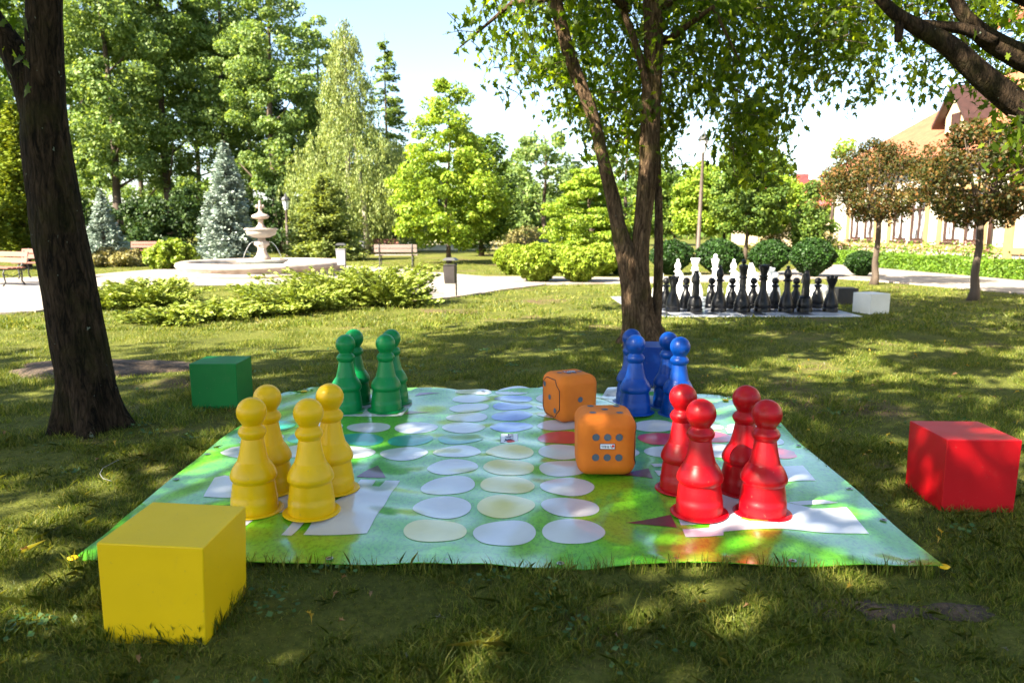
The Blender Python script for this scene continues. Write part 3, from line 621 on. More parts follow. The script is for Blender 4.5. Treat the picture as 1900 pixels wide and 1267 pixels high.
def conifer(label, px, Y, top, low, hw, mat, n=9000, size=.13, name='spruce_tree', levels=26, per=11, droop=-.25, power=1.0, trunk=True, group=None, gap=0, tr=.12, curl=.25):
    x = atY(px, 430, Y)[0]; zt = atY(px, top, Y)[2]-Z0; zl = max(atY(px, low, Y)[2]-Z0, .12); R = hw*Y/F
    t = thing(name, label, 'tree', (x, Y, Z0), rng.uniform(0, 6), group)
    trunk_mesh('trunk', t, (0, 0, 0), (0, 0, zt), tr, .02, M['bark_far'], n=7, bend=.02)
    lv = levels*per; f = (np.repeat(np.arange(levels), per)+rng.uniform(-.3, .3, lv))/levels; f = np.clip(f, 0, 1)
    if gap: keep = rng.random(lv) > gap; f = f[keep]; lv = len(f)
    z = zl+(zt-zl)*f; L = R*np.clip(1-f, 0.03, 1)**power*rng.uniform(.72, 1.1, lv)+.05; a = rng.uniform(0, 2*PI, lv)
    i = rng.choice(lv, n, p=L/L.sum()); s = rng.random(n)**.65; d = np.stack([np.cos(a[i]), np.sin(a[i]), np.zeros(n)], -1); w = np.stack([-np.sin(a[i]), np.cos(a[i]), np.zeros(n)], -1)
    off = rng.normal(size=n)*.16*L[i]*(1.1-s*.6); dv = droop+rng.normal(size=lv)*.16; zz = z[i]+L[i]*(dv[i]*s+curl*s*s)+rng.normal(size=n)*(.04+size*.25)
    C = d*(L[i]*s)[:, None]+w*off[:, None]; C[:, 2] = zz
    V = cards(C, size*rng.uniform(.7, 1.4, n), unit(d+w*np.sign(off)[:, None]*.6+rv(n, .25)), unit(np.array([0, 0, 1])+rv(n, .5)), KITE)
    add_leaves('crown', V, mat, t); return t
# ---- big poplar-like trees, left background
GF = 'tall trees at the back left'
broad('tall leafy tree at the back left whose trunk shows left of the dark undergrowth', 222, 44, -190, 345, 115, G['poplar'], 38000, .2, 'tall_tree', GF, .26, 190, (.5, 1.1), inner=.15)
broad('tall leafy tree rising behind the dark thicket at back left', 318, 47, -230, 350, 120, G['poplar'], 38000, .2, 'tall_tree', GF, .28, 190, (.5, 1.15), inner=.15)
broad('tall leafy tree behind the big blue spruce', 428, 48, -150, 330, 115, G['poplar'], 36000, .2, 'tall_tree', GF, .26, 180, (.5, 1.1), inner=.15)
broad('tall dark-trunked tree right behind the fountain', 515, 45, -60, 350, 95, G['poplar'], 30000, .19, 'tall_tree', GF, .3, 150, (.45, 1.0), inner=.15)
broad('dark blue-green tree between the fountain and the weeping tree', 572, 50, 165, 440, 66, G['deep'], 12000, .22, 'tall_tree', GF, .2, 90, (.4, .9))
broad('tall leafy tree seen between the leaning trunk and the left edge', 20, 45, -150, 400, 110, G['mid'], 20000, .24, 'tall_tree', GF, .3, 150, (.5, 1.1), inner=.15)
broad('leafy tree hidden mostly behind the thick leaning trunk', 125, 52, -120, 380, 100, G['poplar'], 20000, .25, 'tall_tree', GF, .3, 150, (.5, 1.1), inner=.15)
broad('narrow leafy tree at the top between two taller ones', 600, 56, 20, 250, 45, G['poplar'], 7000, .24, 'tall_tree', GF, .2, 60, (.4, .8))
for px, Y, top, hw, lb in [(270, 64, -60, 95, 'between the two leftmost tall trunks'), (375, 66, -90, 95, 'behind the pair left of the big blue spruce'), (470, 62, 40, 85, 'behind the fountain top'), (150, 66, 60, 90, 'right of the leaning trunk'), (640, 66, 190, 80, 'behind the weeping trees'), (775, 60, 300, 62, 'between the weeping tree and the airy light green tree'), (945, 66, 300, 60, 'right of the dark yew')]:
    broad('hazy leafy backdrop tree %s' % lb, px, Y, top, 440, hw, G['poplar'], 15000, .26, 'backdrop_tree', 'backdrop trees behind the tall ones', .25, 120, (.6, 1.3), inner=.1)
# thicket
def ball(label, px, Y, top, hw, mat, n=9000, size=.07, group=None, base=.45):
    x = atY(px, 430, Y)[0]; zt = atY(px, top, Y)[2]-Z0; R = hw*Y/F; t = thing('round_shrub', label, 'shrub', (x, Y, Z0), 0, group); b = MB()
    for k in range(7):
        a = k*.9; b.tube([(0, 0, -.02), (R*.2*math.cos(a), R*.2*math.sin(a), zt*.3), (R*.55*math.cos(a), R*.55*math.sin(a), zt*.75)], [.03, .02, .006], 5)
    b.build('stems', M['bark_far'], t); d = unit(rv(n)); ph = rng.uniform(0, 6, 6)
    th = np.arctan2(d[:, 1], d[:, 0]); bumpy = 1+.05*np.sin(5*th+ph[0]+3*d[:, 2])+.05*np.sin(9*th+ph[1]-7*d[:, 2])+.04*np.sin(14*d[:, 2]+ph[2]+6*th)+rng.normal(size=n)*.022
    low = np.where(d[:, 2] < 0, 1-(1-base)*(-d[:, 2])**1.2, 1); r = R*bumpy*(1-.14*rng.random(n)**2)
    C = np.stack([d[:, 0]*r*low, d[:, 1]*r*low, zt*.5+d[:, 2]*zt*.5*bumpy], -1); C[:, 2] = np.maximum(C[:, 2], .02)
    add_leaves('foliage', cards(C, size*rng.uniform(.6, 1.4, n), d+rv(n, .7), d+rv(n, .55)), mat, t); return t
def bush(label, px, Y, top, hw, mat, n=5000, size=.12, name='shrub', cat='shrub', group=None, dense=False, low=None, flat=.8, lift=0, yy=1, prof=None, rr=(.12, .3), ncl=60):
    x = atY(px, 430, Y)[0]; zt = atY(px, top, Y)[2]-Z0; R = hw*Y/F
    t = thing(name, label, cat, (x, Y, Z0), 0, group)
    b = MB()
    for k in range(6):
        a = k*1.05; b.tube([(0, 0, -.02), (R*.25*math.cos(a), R*.25*math.sin(a), zt*.35), (R*.5*math.cos(a), R*.5*math.sin(a), zt*.7)], [.03, .02, .008], 5)
    b.build('stems', M['bark_far'], t)
    prof = prof or [(0, .55), (.3, 1), (.7, .85), (1, .25)]
    pr = [(zt*(lift+(1-lift)*a), R*c) for a, c in prof]; C, Rr = crown_cl((0, 0), pr, ncl, rr[0]*R, rr[1]*R, .3, (1, yy))
    C[:, 2] = np.clip(C[:, 2], .1*zt, zt-Rr*.3)
    V = clumps(C, Rr, n, size, flat); V[:, 2] = np.maximum(V[:, 2], .01)
    add_leaves('foliage', V, mat, t); return t
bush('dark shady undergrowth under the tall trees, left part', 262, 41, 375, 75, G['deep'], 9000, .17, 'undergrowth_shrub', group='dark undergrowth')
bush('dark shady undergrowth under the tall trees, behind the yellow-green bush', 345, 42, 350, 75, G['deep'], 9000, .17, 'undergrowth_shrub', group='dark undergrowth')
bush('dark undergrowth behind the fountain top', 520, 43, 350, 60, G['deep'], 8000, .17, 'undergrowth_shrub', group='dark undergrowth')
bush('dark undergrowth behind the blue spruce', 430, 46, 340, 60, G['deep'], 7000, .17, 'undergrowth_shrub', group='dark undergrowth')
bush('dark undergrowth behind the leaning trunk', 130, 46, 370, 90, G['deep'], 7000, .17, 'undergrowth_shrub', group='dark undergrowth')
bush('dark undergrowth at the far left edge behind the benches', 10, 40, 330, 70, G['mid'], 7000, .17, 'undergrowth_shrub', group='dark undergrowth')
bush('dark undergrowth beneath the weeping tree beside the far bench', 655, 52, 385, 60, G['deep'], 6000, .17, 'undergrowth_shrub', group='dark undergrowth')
conifer('golden-green thuja behind the left benches', 45, 27, 190, 486, 62, G['thuja'], 16000, .13, 'thuja_tree', 30, 16, .5, .7)
conifer('golden-green thuja at the very left edge of the picture', -50, 25, 230, 488, 60, G['thuja'], 10000, .13, 'thuja_tree', 26, 14, .5, .7)
conifer('small pale blue spruce just right of the leaning trunk', 192, 34, 352, 480, 44, G['blue'], 7000, .12)
conifer('large pale blue spruce behind the left half of the fountain', 425, 31, 262, 490, 64, G['blue'], 15000, .13, levels=30, per=13, power=.8)
conifer('bushy green spruce right of the fountain column', 602, 33, 325, 484, 80, G['weep'], 20000, .13, levels=26, per=15, power=.6)
conifer('tall thin sparse conifer against the sky', 722, 52, 60, 400, 70, G['poplar'], 13000, .19, 'tall_conifer', 17, 9, -.4, .7, gap=.2, tr=.17)
conifer('distant sparse conifer at the left of the lime shrubs', 968, 62, 352, 452, 40, G['spruce'], 4000, .2, 'tall_conifer', 14, 8, -.2, .8)
# weeping tree
def weeping(label, px, Y, top, hw, mat, n=26000, trunks=((0, 0),), prof=None, name='weeping_tree', ns=800, size=.14):
    x = atY(px, 430, Y)[0]; zt = atY(px, top, Y)[2]-Z0; R = hw*Y/F; t = thing(name, label, 'tree', (x, Y, Z0))
    b = MB()
    for (dx, h) in trunks: b.tube([(dx, 0, -.1), (dx*.8, .1, h*.3), (dx*.4, .2, h*.6), (dx*.2, 0, h)], [.2, .15, .1, .03], 8)
    b.build('trunk', M['birch'], t, smooth=True)
    zs = np.linspace(.12, 1, 100); rr = np.interp(zs, [p[0] for p in prof], [p[1] for p in prof]); w = rr+.05; f = rng.choice(zs, ns, p=w/w.sum()); r = np.interp(f, zs, rr)*R*rng.uniform(.25, 1.05, ns)
    a = rng.uniform(0, 2*PI, ns); S0 = np.stack([r*np.cos(a), r*np.sin(a), f*zt], -1); L = rng.uniform(.7, 2.4, ns)*(1.1-f*.6)
    i = rng.integers(0, ns, n); u = rng.random(n); C = S0[i].copy(); C[:, 2] -= L[i]*u-.15; C[:, :2] += rng.normal(size=(n, 2))*.09+.25*np.sin(u*2)[:, None]*S0[i][:, :2]/np.maximum(r[i], .4)[:, None]*.6
    C[:, 2] = np.maximum(C[:, 2], .25)
    V = cards(C, size*rng.uniform(.7, 1.5, n), np.array([0, 0, -1])+rv(n, .3), rv(n), SPRIG); add_leaves('crown', V, mat, t); return t
weeping('tall pale weeping tree with hanging strands left of centre', 652, 42, 35, 110, G['weep'], 40000, ((-.15, 12), (.95, 9)), [(.12, .85), (.3, 1.1), (.45, .85), (.55, .45), (.8, .4), (1, .06)], ns=1100)
weeping('pale weeping tree with arching yellow-green strands', 730, 45, 262, 62, G['weep'], 18000, ((0, 5),), [(.1, .8), (.5, 1), (.85, .7), (1, .2)])
broad('airy light green tree with a thin trunk left of centre', 832, 30, 150, 460, 92, G['lime'], 30000, .13, 'young_maple_tree', None, .085, 190, (.25, .55), [(0, .5), (.1, .95), (.28, 1.08), (.5, 1.02), (.58, .66), (.78, .52), (.93, .35), (1, .12)], inner=.2)
conifer('dark broad yew behind the airy light green tree', 893, 38, 262, 470, 74, G['mid'], 14000, .17, 'yew_tree', 22, 14, .6, .35)
broad('blue-green tree in the middle distance behind the lime shrubs', 1010, 58, 235, 440, 78, G['poplar'], 11000, .26, 'distant_tree', None, .22, 70, (.5, 1.1))
broad('rounded distant tree behind the forked tree', 1160, 62, 250, 445, 90, G['mid'], 10000, .28, 'distant_tree', None, .22, 70, (.5, 1.1))
broad('low hazy distant tree right of the far conifer', 905, 80, 385, 445, 60, G['mid'], 4000, .3, 'distant_tree', None, .2, 40, (.5, 1.0))
broad('bright lime tree with layered horizontal branches', 1095, 37, 290, 462, 84, G['lime'], 22000, .15, 'layered_tree', None, .12, 130, (.35, .8), [(0, .8), (.25, 1), (.6, .75), (1, .08)], inner=.2, fl=.28)
bush('low pale juniper bushes behind the lime shrubs', 985, 42, 425, 60, G['dry'], 4000, .12, 'low_shrub')
bush('low sage-green bushes left of the forked tree', 1050, 40, 430, 50, G['blue'], 3000, .12, 'low_shrub')
# lime pruned trees behind the lamp post
for k, (px, Y, top, low, hw, lb) in enumerate([(1250, 38, 318, 428, 50, 'behind the right stem of the forked tree'), (1296, 36, 305, 428, 48, 'right behind the tall lamp post'), (1345, 40, 300, 430, 46, 'second right of the tall lamp post'), (1384, 33, 275, 428, 62, 'tallest of its row, with a thick trunk'), (1432, 37, 290, 430, 52, 'at the right end of the row'), (1222, 44, 330, 430, 40, 'at the left end of the row')]):
    broad('pruned lime-green tree %s' % lb, px, Y, top, low, hw, G['lime'] if k % 3 else G['mid'], 17000, .14, 'pruned_tree', 'pruned trees behind the chess set', .09, 110, (.3, .55), [(0, .75), (.2, 1), (.6, .95), (.85, .6), (1, .2)])
bush('pyramid shaped green tree in front of the small red roof', 1507, 33, 340, 42, G['mid'], 8000, .13, 'pyramid_tree', 'tree', prof=[(0, .9), (.3, 1), (.7, .6), (1, .1)], rr=(.2, .4))
broad('yellow-tipped tree rising behind the left end of the long building', 1575, 44, 240, 420, 52, G['lime'], 6000, .2, 'distant_tree', None, .15, 50, (.4, .8))
bush('low reddish and pale flowering shrubs left of the long building', 1475, 36, 415, 70, G['dry'], 5000, .12, 'flowering_shrub')
# ---- bushes
bush('low olive bush right of the leaning trunk', 215, 27.5, 462, 50, G['dry'], 7000, .11, 'low_shrub', low=510)
bush('bright yellow-green bush left of the fountain basin', 311, 26, 447, 42, G['ball_l'], 6000, .13, 'bright_shrub')
gl = 'round light green shrubs in the middle'
for px, Y, top, hw, lb in [(952, 22.5, 456, 32, 'leftmost light green round shrub'), (996, 19.6, 455, 44, 'largest light green round shrub in front, left of the middle'), (1030, 24, 455, 44, 'light green round shrub at the back of its group'), (1076, 19.4, 462, 40, 'light green round shrub in front, right of the largest one'), (1112, 22, 455, 38, 'light green round shrub closest to the forked tree')]:
    ball(lb, px, Y, top, hw*1.06, G['ball_l'], 9000, .085, gl, .55)
gd = 'clipped dark round shrubs behind the chess set'
for px, Y, top, hw, lb in [(1148, 22.5, 455, 26, 'dark round shrub half hidden by the left stem of the forked tree'), (1247, 22.5, 448, 42, 'dark round shrub just right of the forked tree'), (1336, 22.5, 446, 44, 'dark round shrub behind the white chess king'), (1431, 22.5, 448, 38, 'dark round shrub behind the white chess rook'), (1510, 21.5, 446, 42, 'dark round shrub narrowing to its stem, above the white cube'), (1603, 21.8, 468, 29, 'smallest dark round shrub beside the thin tree trunk')]:
    ball(lb, px, Y, top, hw*.93, G['ball'], 12000, .065, gd, .35)
# hedge
h1 = ground(1530, 489); h2 = ground(1900, 521); hd = Vector((h2[0]-h1[0], h2[1]-h1[1], 0)); h1v = Vector((h1[0], h1[1], Z0)); h2v = h1v+hd*1.7
t = thing('long_hedge', 'long low clipped green hedge in front of the building', 'hedge', h1v); L = (h2v-h1v).length; dn = hd.normalized(); pn = Vector((-dn.y, dn.x, 0)); pn = pn if pn.x > 0 else -pn
n = 60000; u = rng.random(n)*L; w = rng.random(n)*.9; z = rng.random(n)*.5; fsel = rng.random(n); w = np.where(fsel < .5, rng.random(n)*.08, w); z = np.where(fsel >= .5, .5-rng.random(n)*.06, z)+.03*np.sin(u*2.1)+.02*np.sin(u*7)
C = u[:, None]*np.array(dn)[None]+w[:, None]*np.array(pn)[None]; C[:, 2] = z
add_leaves('foliage', cards(C, .085*rng.uniform(.6, 1.4, n), rv(n), np.where((fsel < .5)[:, None], -np.array(pn)[None], np.array([[0, 0, 1.]]))+rv(n, .5)), G['hedge'], t)
b = MB(); e = [Vector((0, 0, .0))+pn*.06, dn*L+pn*.06, dn*L+pn*.84, pn*.84]; b.add([tuple(q)[:2]+(0,) for q in e]+[tuple(q)[:2]+(.42,) for q in e], [(4, 5, 6, 7), (0, 1, 5, 4), (1, 2, 6, 5), (2, 3, 7, 6), (3, 0, 4, 7)])
b.build('branches', M['bark_far'], t)
# ---- junipers
def juniper(label, px, py, R, h, nf=150, per=75, seed=0):
    g = ground(px, py); t = thing('spreading_juniper', label, 'juniper', (g[0], g[1], Z0), 0, 'spreading junipers in front of the fountain')
    a = rng.uniform(0, 2*PI, nf); L = R*rng.uniform(.45, 1.05, nf); el = rng.uniform(.0, 1.0, nf)**1.2; root = rng.normal(size=(nf, 2))*R*.22
    i = np.repeat(np.arange(nf), per); n = len(i); s = rng.random(n)**.7
    d = np.stack([np.cos(a[i]), np.sin(a[i])], -1); w = np.stack([-np.sin(a[i]), np.cos(a[i])], -1); off = rng.normal(size=n)*.085*(1.15-s)
    C = np.zeros((n, 3)); C[:, :2] = root[i]+d*(L[i]*s)[:, None]+w*off[:, None]
    C[:, 2] = .05+h*el[i]*(1.5*s-.55*s*s)+rng.normal(size=n)*.02-.1*np.abs(off)*4*s+.05*s*h
    C[:, 2] = np.maximum(C[:, 2], .03)
    ax = np.concatenate([d+w*np.sign(off)[:, None]*.6, (h*el[i]*(1.2-s)+.15)[:, None]], -1)+rv(n, .25)
    add_leaves('foliage', cards(C, .075*rng.uniform(.6, 1.5, n), ax, np.array([0, 0, 1])+rv(n, .6), SPRIG), G['juniper'], t)
    b = MB()
    for k in range(12):
        q = int(rng.integers(0, nf)); b.tube([(root[q][0]*.3, root[q][1]*.3, 0), (root[q][0]+math.cos(a[q])*L[q]*.4, root[q][1]+math.sin(a[q])*L[q]*.4, .05+h*el[q]*.5), (root[q][0]+math.cos(a[q])*L[q]*.85, root[q][1]+math.sin(a[q])*L[q]*.85, .05+h*el[q]*.88)], [.018, .012, .004], 5)
    b.build('branches', M['bark_far'], t); return t
juniper('largest spreading juniper, centre of the clump right of the fountain', 640, 560, 1.25, .62, 260)
juniper('spreading juniper at the right end with raised dark branch tips', 725, 566, .85, .72, 150)
juniper('spreading juniper left of the largest one, under the fountain rim', 535, 576, 1.0, .42, 180)
juniper('low flat juniper in the middle of the bed', 420, 588, .85, .2, 110)
juniper('spiky juniper right of the leaning trunk', 285, 568, .8, .45, 150)
juniper('small juniper peeking out right behind the leaning trunk', 222, 570, .65, .34, 90)
juniper('low juniper along the front of the bed', 330, 596, .7, .18, 80)
# ------------------------------------------------------------------ near trees
from mathutils import noise as mn
def barktube(b, pix, Yd, n=44, amp=.03, lobes=0, extra=None, sub=7):
    """pix: [(px, py, r_px)...] seen at depth Yd(+dy)"""
    P3 = []
    for q in pix:
        p = atY(q[0], q[1], Yd+(q[3] if len(q) > 3 else 0)); P3.append((Vector(p), pxr(q[2], p)))
    if extra: P3 += [(Vector(p), r) for p, r in extra]
    pts = []; rad = []; m = len(P3)
    for i in range(m-1):
        p0 = P3[max(i-1, 0)][0]; p1 = P3[i][0]; p2 = P3[i+1][0]; p3 = P3[min(i+2, m-1)][0]
        for k in range(sub):
            u = k/sub; pts.append(.5*((2*p1)+(p2-p0)*u+(2*p0-5*p1+4*p2-p3)*u*u+(3*p1-p0-3*p2+p3)*u**3)); rad.append(P3[i][1]*(1-u)+P3[i+1][1]*u)
    pts.append(P3[-1][0]); rad.append(P3[-1][1])
    def fn(i, th, r, p):
        q = Vector((math.cos(th)*r*9, math.sin(th)*r*9, p.z*1.3+p.x)); v = mn.fractal(q, .8, 2.2, 4)
        g = mn.noise(Vector((math.cos(th)*r*26, math.sin(th)*r*26, p.z*3)))+.9*mn.noise(Vector((math.cos(th)*r*60, math.sin(th)*r*60, p.z*6)))
        low = max(0, 1-(p.z-Z0+.0)/.45)
        return r*(1+amp*1.6*v+lobes*low**2*(.18+.22*math.sin(th*5+1)))+amp*.8*g*min(r, .2)
    b.tube(pts, rad, n, fn=fn); return pts, rad
lt = thing('leaning_tree', 'thick dark-barked tree leaning left at the left edge, forking near the top', 'tree', ground(170, 792))
YL = ground(170, 792)[1]
def unparent_loc(o, par): o.location = -par.location
b = MB()
zl_top = atY(80, -60, YL)
barktube(b, [(172, 800, 52), (167, 770, 50), (160, 715, 48), (147, 640, 47), (131, 540, 46), (112, 440, 45), (97, 340, 43), (85, 255, 41), (82, 190, 36), (83, 110, 31), (83, 40, 30), (83, -40, 30)], YL, 128, .036, 1.0, [((-2.95, YL, 5), .13), ((-2.8, YL+.1, 6.5), .09), ((-2.7, YL, 8.2), .03)], 20)
barktube(b, [(70, 215, 29), (50, 150, 27), (22, 90, 24), (-20, 30, 21), (-70, -60, 19)], YL, 40, .045, 0, [((-4.6, YL+.1, 4.6), .09), ((-5.2, YL, 6.5), .03)], 8)
for k in range(7):
    a = k*.9; b.tube([(-2.9, YL, 5+k*.4), (-2.9+1.3*math.cos(a), YL+1.3*math.sin(a)*.9, 5.7+k*.4), (-2.9+2.6*math.cos(a), YL+2.3*math.sin(a), 6.1+k*.35)], [.07, .045, .01], 8)
o = b.build('trunk', M['bark'], lt, smooth=True); unparent_loc(o, lt)
def sky_cl(c, R, z0, z1, n, r0, r1): return crown_cl(c, [(z0, R*.55), (z0+(z1-z0)*.3, R), (z0+(z1-z0)*.7, R*.85), (z1, R*.25)], n, r0, r1, .0)
C, Rr = sky_cl((-3.2, YL-.6), 3.6, 5.2, 9.4, 40, .6, 1.0)
o = add_leaves('crown', clumps(C, Rr, 4600, .28, .6, shell=.0, shape=LEAF), G['maple'], lt, 12); unparent_loc(o, lt)
# few leaves dipping into view top left
n = 130; pts = np.array([atY(rng.uniform(-30, 58), rng.uniform(40, 175), YL+rng.uniform(-.5, .6)) for _ in range(45)])
o = add_leaves('low_leaves', cards(pts, .085*rng.uniform(.7, 1.3, 45), np.array([0, 0, -1])+rv(45, .6), rv(45), LEAF), G['maple'], lt, 12); unparent_loc(o, lt)
# forked tree
mt = thing('forked_tree', 'three-stemmed maple with dappled bark standing behind the blue cube', 'tree', ground(1193, 640)); YM = ground(1193, 640)[1]
b = MB()
barktube(b, [(1192, 648, 40), (1191, 622, 35), (1184, 580, 29), (1181, 530, 26), (1184, 490, 20), (1189, 450, 16), (1193, 410, 16), (1197, 370, 17), (1203, 310, 18), (1205, 250, 18), (1210, 160, 18), (1212, 60, 18), (1212, -40, 17)], YM, 90, .04, 1.2, [((1.75, YM, 5.2), .09), ((1.7, YM, 7), .05), ((1.7, YM, 8.5), .02)], 14)
barktube(b, [(1176, 560, 20), (1170, 500, 22), (1158, 460, 18), (1146, 415, 14), (1139, 375, 14), (1121, 305, 11.5), (1110, 255, 11), (1096, 205, 11.5), (1074, 150, 12), (1053, 90, 12), (1037, 30, 12), (1024, -30, 12)], YM, 30, .05, 0, [((.2, YM, 4.8), .06), ((-.4, YM+.3, 6.2), .03)], 6)
barktube(b, [(1212, 645, 16), (1216, 600, 11), (1220, 550, 9), (1221.5, 500, 8.5), (1222, 440, 8), (1222, 380, 7.5), (1219, 300, 7), (1217, 220, 7), (1218, 120, 6)], YM+.12, 24, .04, 0, None, 5)
barktube(b, [(1206, 210, 8), (1200, 160, 7.5), (1188, 110, 7), (1172, 60, 6.5), (1156, 20, 6), (1146, -30, 6)], YM-.1, 16, .05, 0, [((1.0, YM-.4, 5), .03)], 4)
TW = [((1.7, YM, 4.2), (2.6, YM-.6, 4.9), (3.6, YM-.8, 4.6)), ((1.7, YM, 4.0), (2.3, YM+.8, 4.4), (3.2, YM+1.2, 4.1)), ((1.3, YM-.2, 3.9), (.4, YM-.9, 4.3), (-.5, YM-1.2, 4.1)), ((.6, YM, 4.1), (0, YM+.6, 4.2), (-.7, YM+.8, 3.7)), ((1.7, YM, 5.2), (2.7, YM, 6.2), (3.9, YM, 6.6)), ((1.7, YM, 5.5), (.8, YM-.8, 6.5), (-.3, YM-1.6, 6.9)), ((1.75, YM, 3.6), (2.2, YM-.3, 3.9), (2.5, YM-.4, 3.3))]
for q in TW: b.tube([Vector(p) for p in q], [.05, .03, .008], 7)
o = b.build('trunk', M['bark2'], mt, smooth=True); unparent_loc(o, mt)
def sprays(region, count, depth, per=(7, 15), size=.12, spread=.2, hang=.55):
    """leafy sprays within an outline, spread in depth; returns leaf polygons and twig tubes"""
    xs_ = [p[0] for p in region]; ys_ = [p[1] for p in region]; Vs = []; tw = []; k = 0
    while k < count:
        px = rng.uniform(min(xs_), max(xs_)); py = rng.uniform(min(ys_), max(ys_))
        if not inpoly(np.array([px]), np.array([py]), region)[0]: continue
        k += 1; Yd = rng.uniform(*depth); c = Vector(atY(px, py, Yd)); a = rng.uniform(0, 6.28); L = rng.uniform(.25, .55)
        d = Vector((math.cos(a), math.sin(a), -hang*rng.uniform(.2, 1.6))).normalized(); m = rng.integers(*per)
        s0 = c-d*L*.5; tw.append((s0, c+d*L*.5))
        u = rng.random(m); q = np.array([tuple(s0+d*L*x) for x in u])+rv(m, spread*.45)
        ax = np.array(d)[None]*.6+rv(m, .55)-np.array([0, 0, .55]); nr = np.array([0, 0, 1.])+rv(m, .55)
        Vs.append(cards(q, size*rng.uniform(.65, 1.25, m), ax, nr, LEAF))
    b = MB()
    for p, q in tw[::2]: b.tube([p, (p+q)/2+Vector((0, 0, .03)), q], [.006, .004, .002], 4)
    return np.concatenate(Vs), b
A1 = [(895, -60), (890, 40), (905, 85), (930, 110), (965, 150), (1010, 190), (1030, 225), (1075, 240), (1095, 290), (1150, 315), (1245, 300), (1258, 165), (1285, 150), (1320, 165), (1345, 235), (1362, 300), (1395, 345), (1440, 300), (1462, 265), (1455, 190), (1500, 170), (1540, 205), (1600, 200), (1640, 140), (1640, 20), (1640, -60)]
v1, b1 = sprays(A1, 760, (YM-.35, YM+2.5), (9, 17), .115)
A2 = [(842, 45), (865, 30), (905, 60), (960, 110), (1010, 160), (950, 185), (925, 165), (880, 110), (850, 95)]
v2, b2 = sprays(A2, 16, (YM-1, YM+.5), (4, 7), .12)
A3 = [(1340, 200), (1455, 200), (1440, 300), (1395, 360), (1350, 300)]
v3, b3 = sprays(A3, 70, (YM-.6, YM+.8), (7, 12), .11)
A4 = [(1030, -60), (1020, 130), (1110, 270), (1200, 290), (1250, 250), (1330, 180), (1480, 120), (1640, 90), (1640, -60)]
v4, b4 = sprays(A4, 380, (YM+.1, YM+2.8), (9, 17), .12)
A5 = [(1240, 300), (1260, 300), (1245, 340), (1232, 335)]
v5, b5 = sprays(A5, 5, (YM-.3, YM+.4), (4, 7), .11)
VV = np.concatenate([v1, v2, v3, v4, v5])
o = add_leaves('crown', VV, G['maple'], mt, 12); unparent_loc(o, mt)
for bb in (b2, b3, b4, b5): b1.add(bb.v, bb.f)
o = b1.build('twigs', M['bark_far'], mt); unparent_loc(o, mt); tag(o, kind='stuff')
C, Rr = sky_cl((1.9, YM), 3.2, 4.9, 8.6, 42, .4, .75)
o = add_leaves('upper_crown', clumps(C, Rr, 2800, .26, .6, shell=.0, shape=LEAF), G['maple'], mt, 12); unparent_loc(o, mt)
# right tree, trunk just outside the frame, limbs reaching in
YR = 6.6; rt = thing('overhanging_tree', 'dark tree at the right edge whose two thick limbs reach in at the top right', 'tree', (6.9, YR, Z0))
b = MB()
barktube(b, [(2330, 730, 48), (2300, 560, 42), (2240, 420, 38), (2120, 330, 34), (2010, 275, 27), (1940, 235, 25), (1880, 190, 23), (1820, 140, 21), (1760, 85, 17.5), (1700, 50, 14), (1655, 20, 11), (1610, -30, 8)], YR, 40, .045, .8, None, 7)
barktube(b, [(2150, 340, 30), (2040, 210, 28), (1960, 140, 23), (1890, 105, 21), (1830, 70, 17), (1790, 30, 12), (1760, -20, 12), (1720, -60, 9)], YR+.15, 30, .045, 0, None, 7)
barktube(b, [(1845, 75, 12), (1790, 55, 10), (1740, 48, 8), (1690, 42, 5), (1660, 52, 3)], YR+.1, 20, .04, 0, None, 5)
barktube(b, [(2200, 300, 26), (2060, 100, 22), (1960, 20, 20), (1880, -20, 18), (1800, -60, 14)], YR-.2, 30, .04, 0, None, 6)
barktube(b, [(1672, 30, 9), (1668, 60, 8), (1666, 78, 6)], YR, 14, .05, 0, None, 4)
o = b.build('trunk', M['bark'], rt, smooth=True); unparent_loc(o, rt)
R1 = [(1640, -60), (1650, 60), (1690, 150), (1705, 185), (1740, 165), (1790, 130), (1830, 180), (1870, 215), (1960, 250), (1960, -60)]
v1, b1 = sprays(R1, 190, (YR+.2, YR+2.4), (7, 13), .095)
R2 = [(1840, 225), (1960, 180), (1960, 330), (1900, 330), (1880, 290)]
v2, b2 = sprays(R2, 55, (YR-.4, YR+.8), (5, 10), .1)
R3 = [(1650, -60), (1640, 40), (1700, 80), (1780, 60), (1900, 70), (1900, -60)]
v3, b3 = sprays(R3, 90, (YR+.2, YR+1.6), (5, 11), .1)
o = add_leaves('crown', np.concatenate([v1, v2, v3]), G['maple'], rt, 12); unparent_loc(o, rt)
b1.add(b2.v, b2.f); b1.add(b3.v, b3.f); o = b1.build('twigs', M['bark_far'], rt); unparent_loc(o, rt); tag(o, kind='stuff')
C, Rr = sky_cl((6.2, YR-.5), 3.0, 4.8, 8.6, 34, .4, .75)
o = add_leaves('upper_crown', clumps(C, Rr, 2600, .26, .6, shell=.0, shape=LEAF), G['maple'], rt, 12); unparent_loc(o, rt)
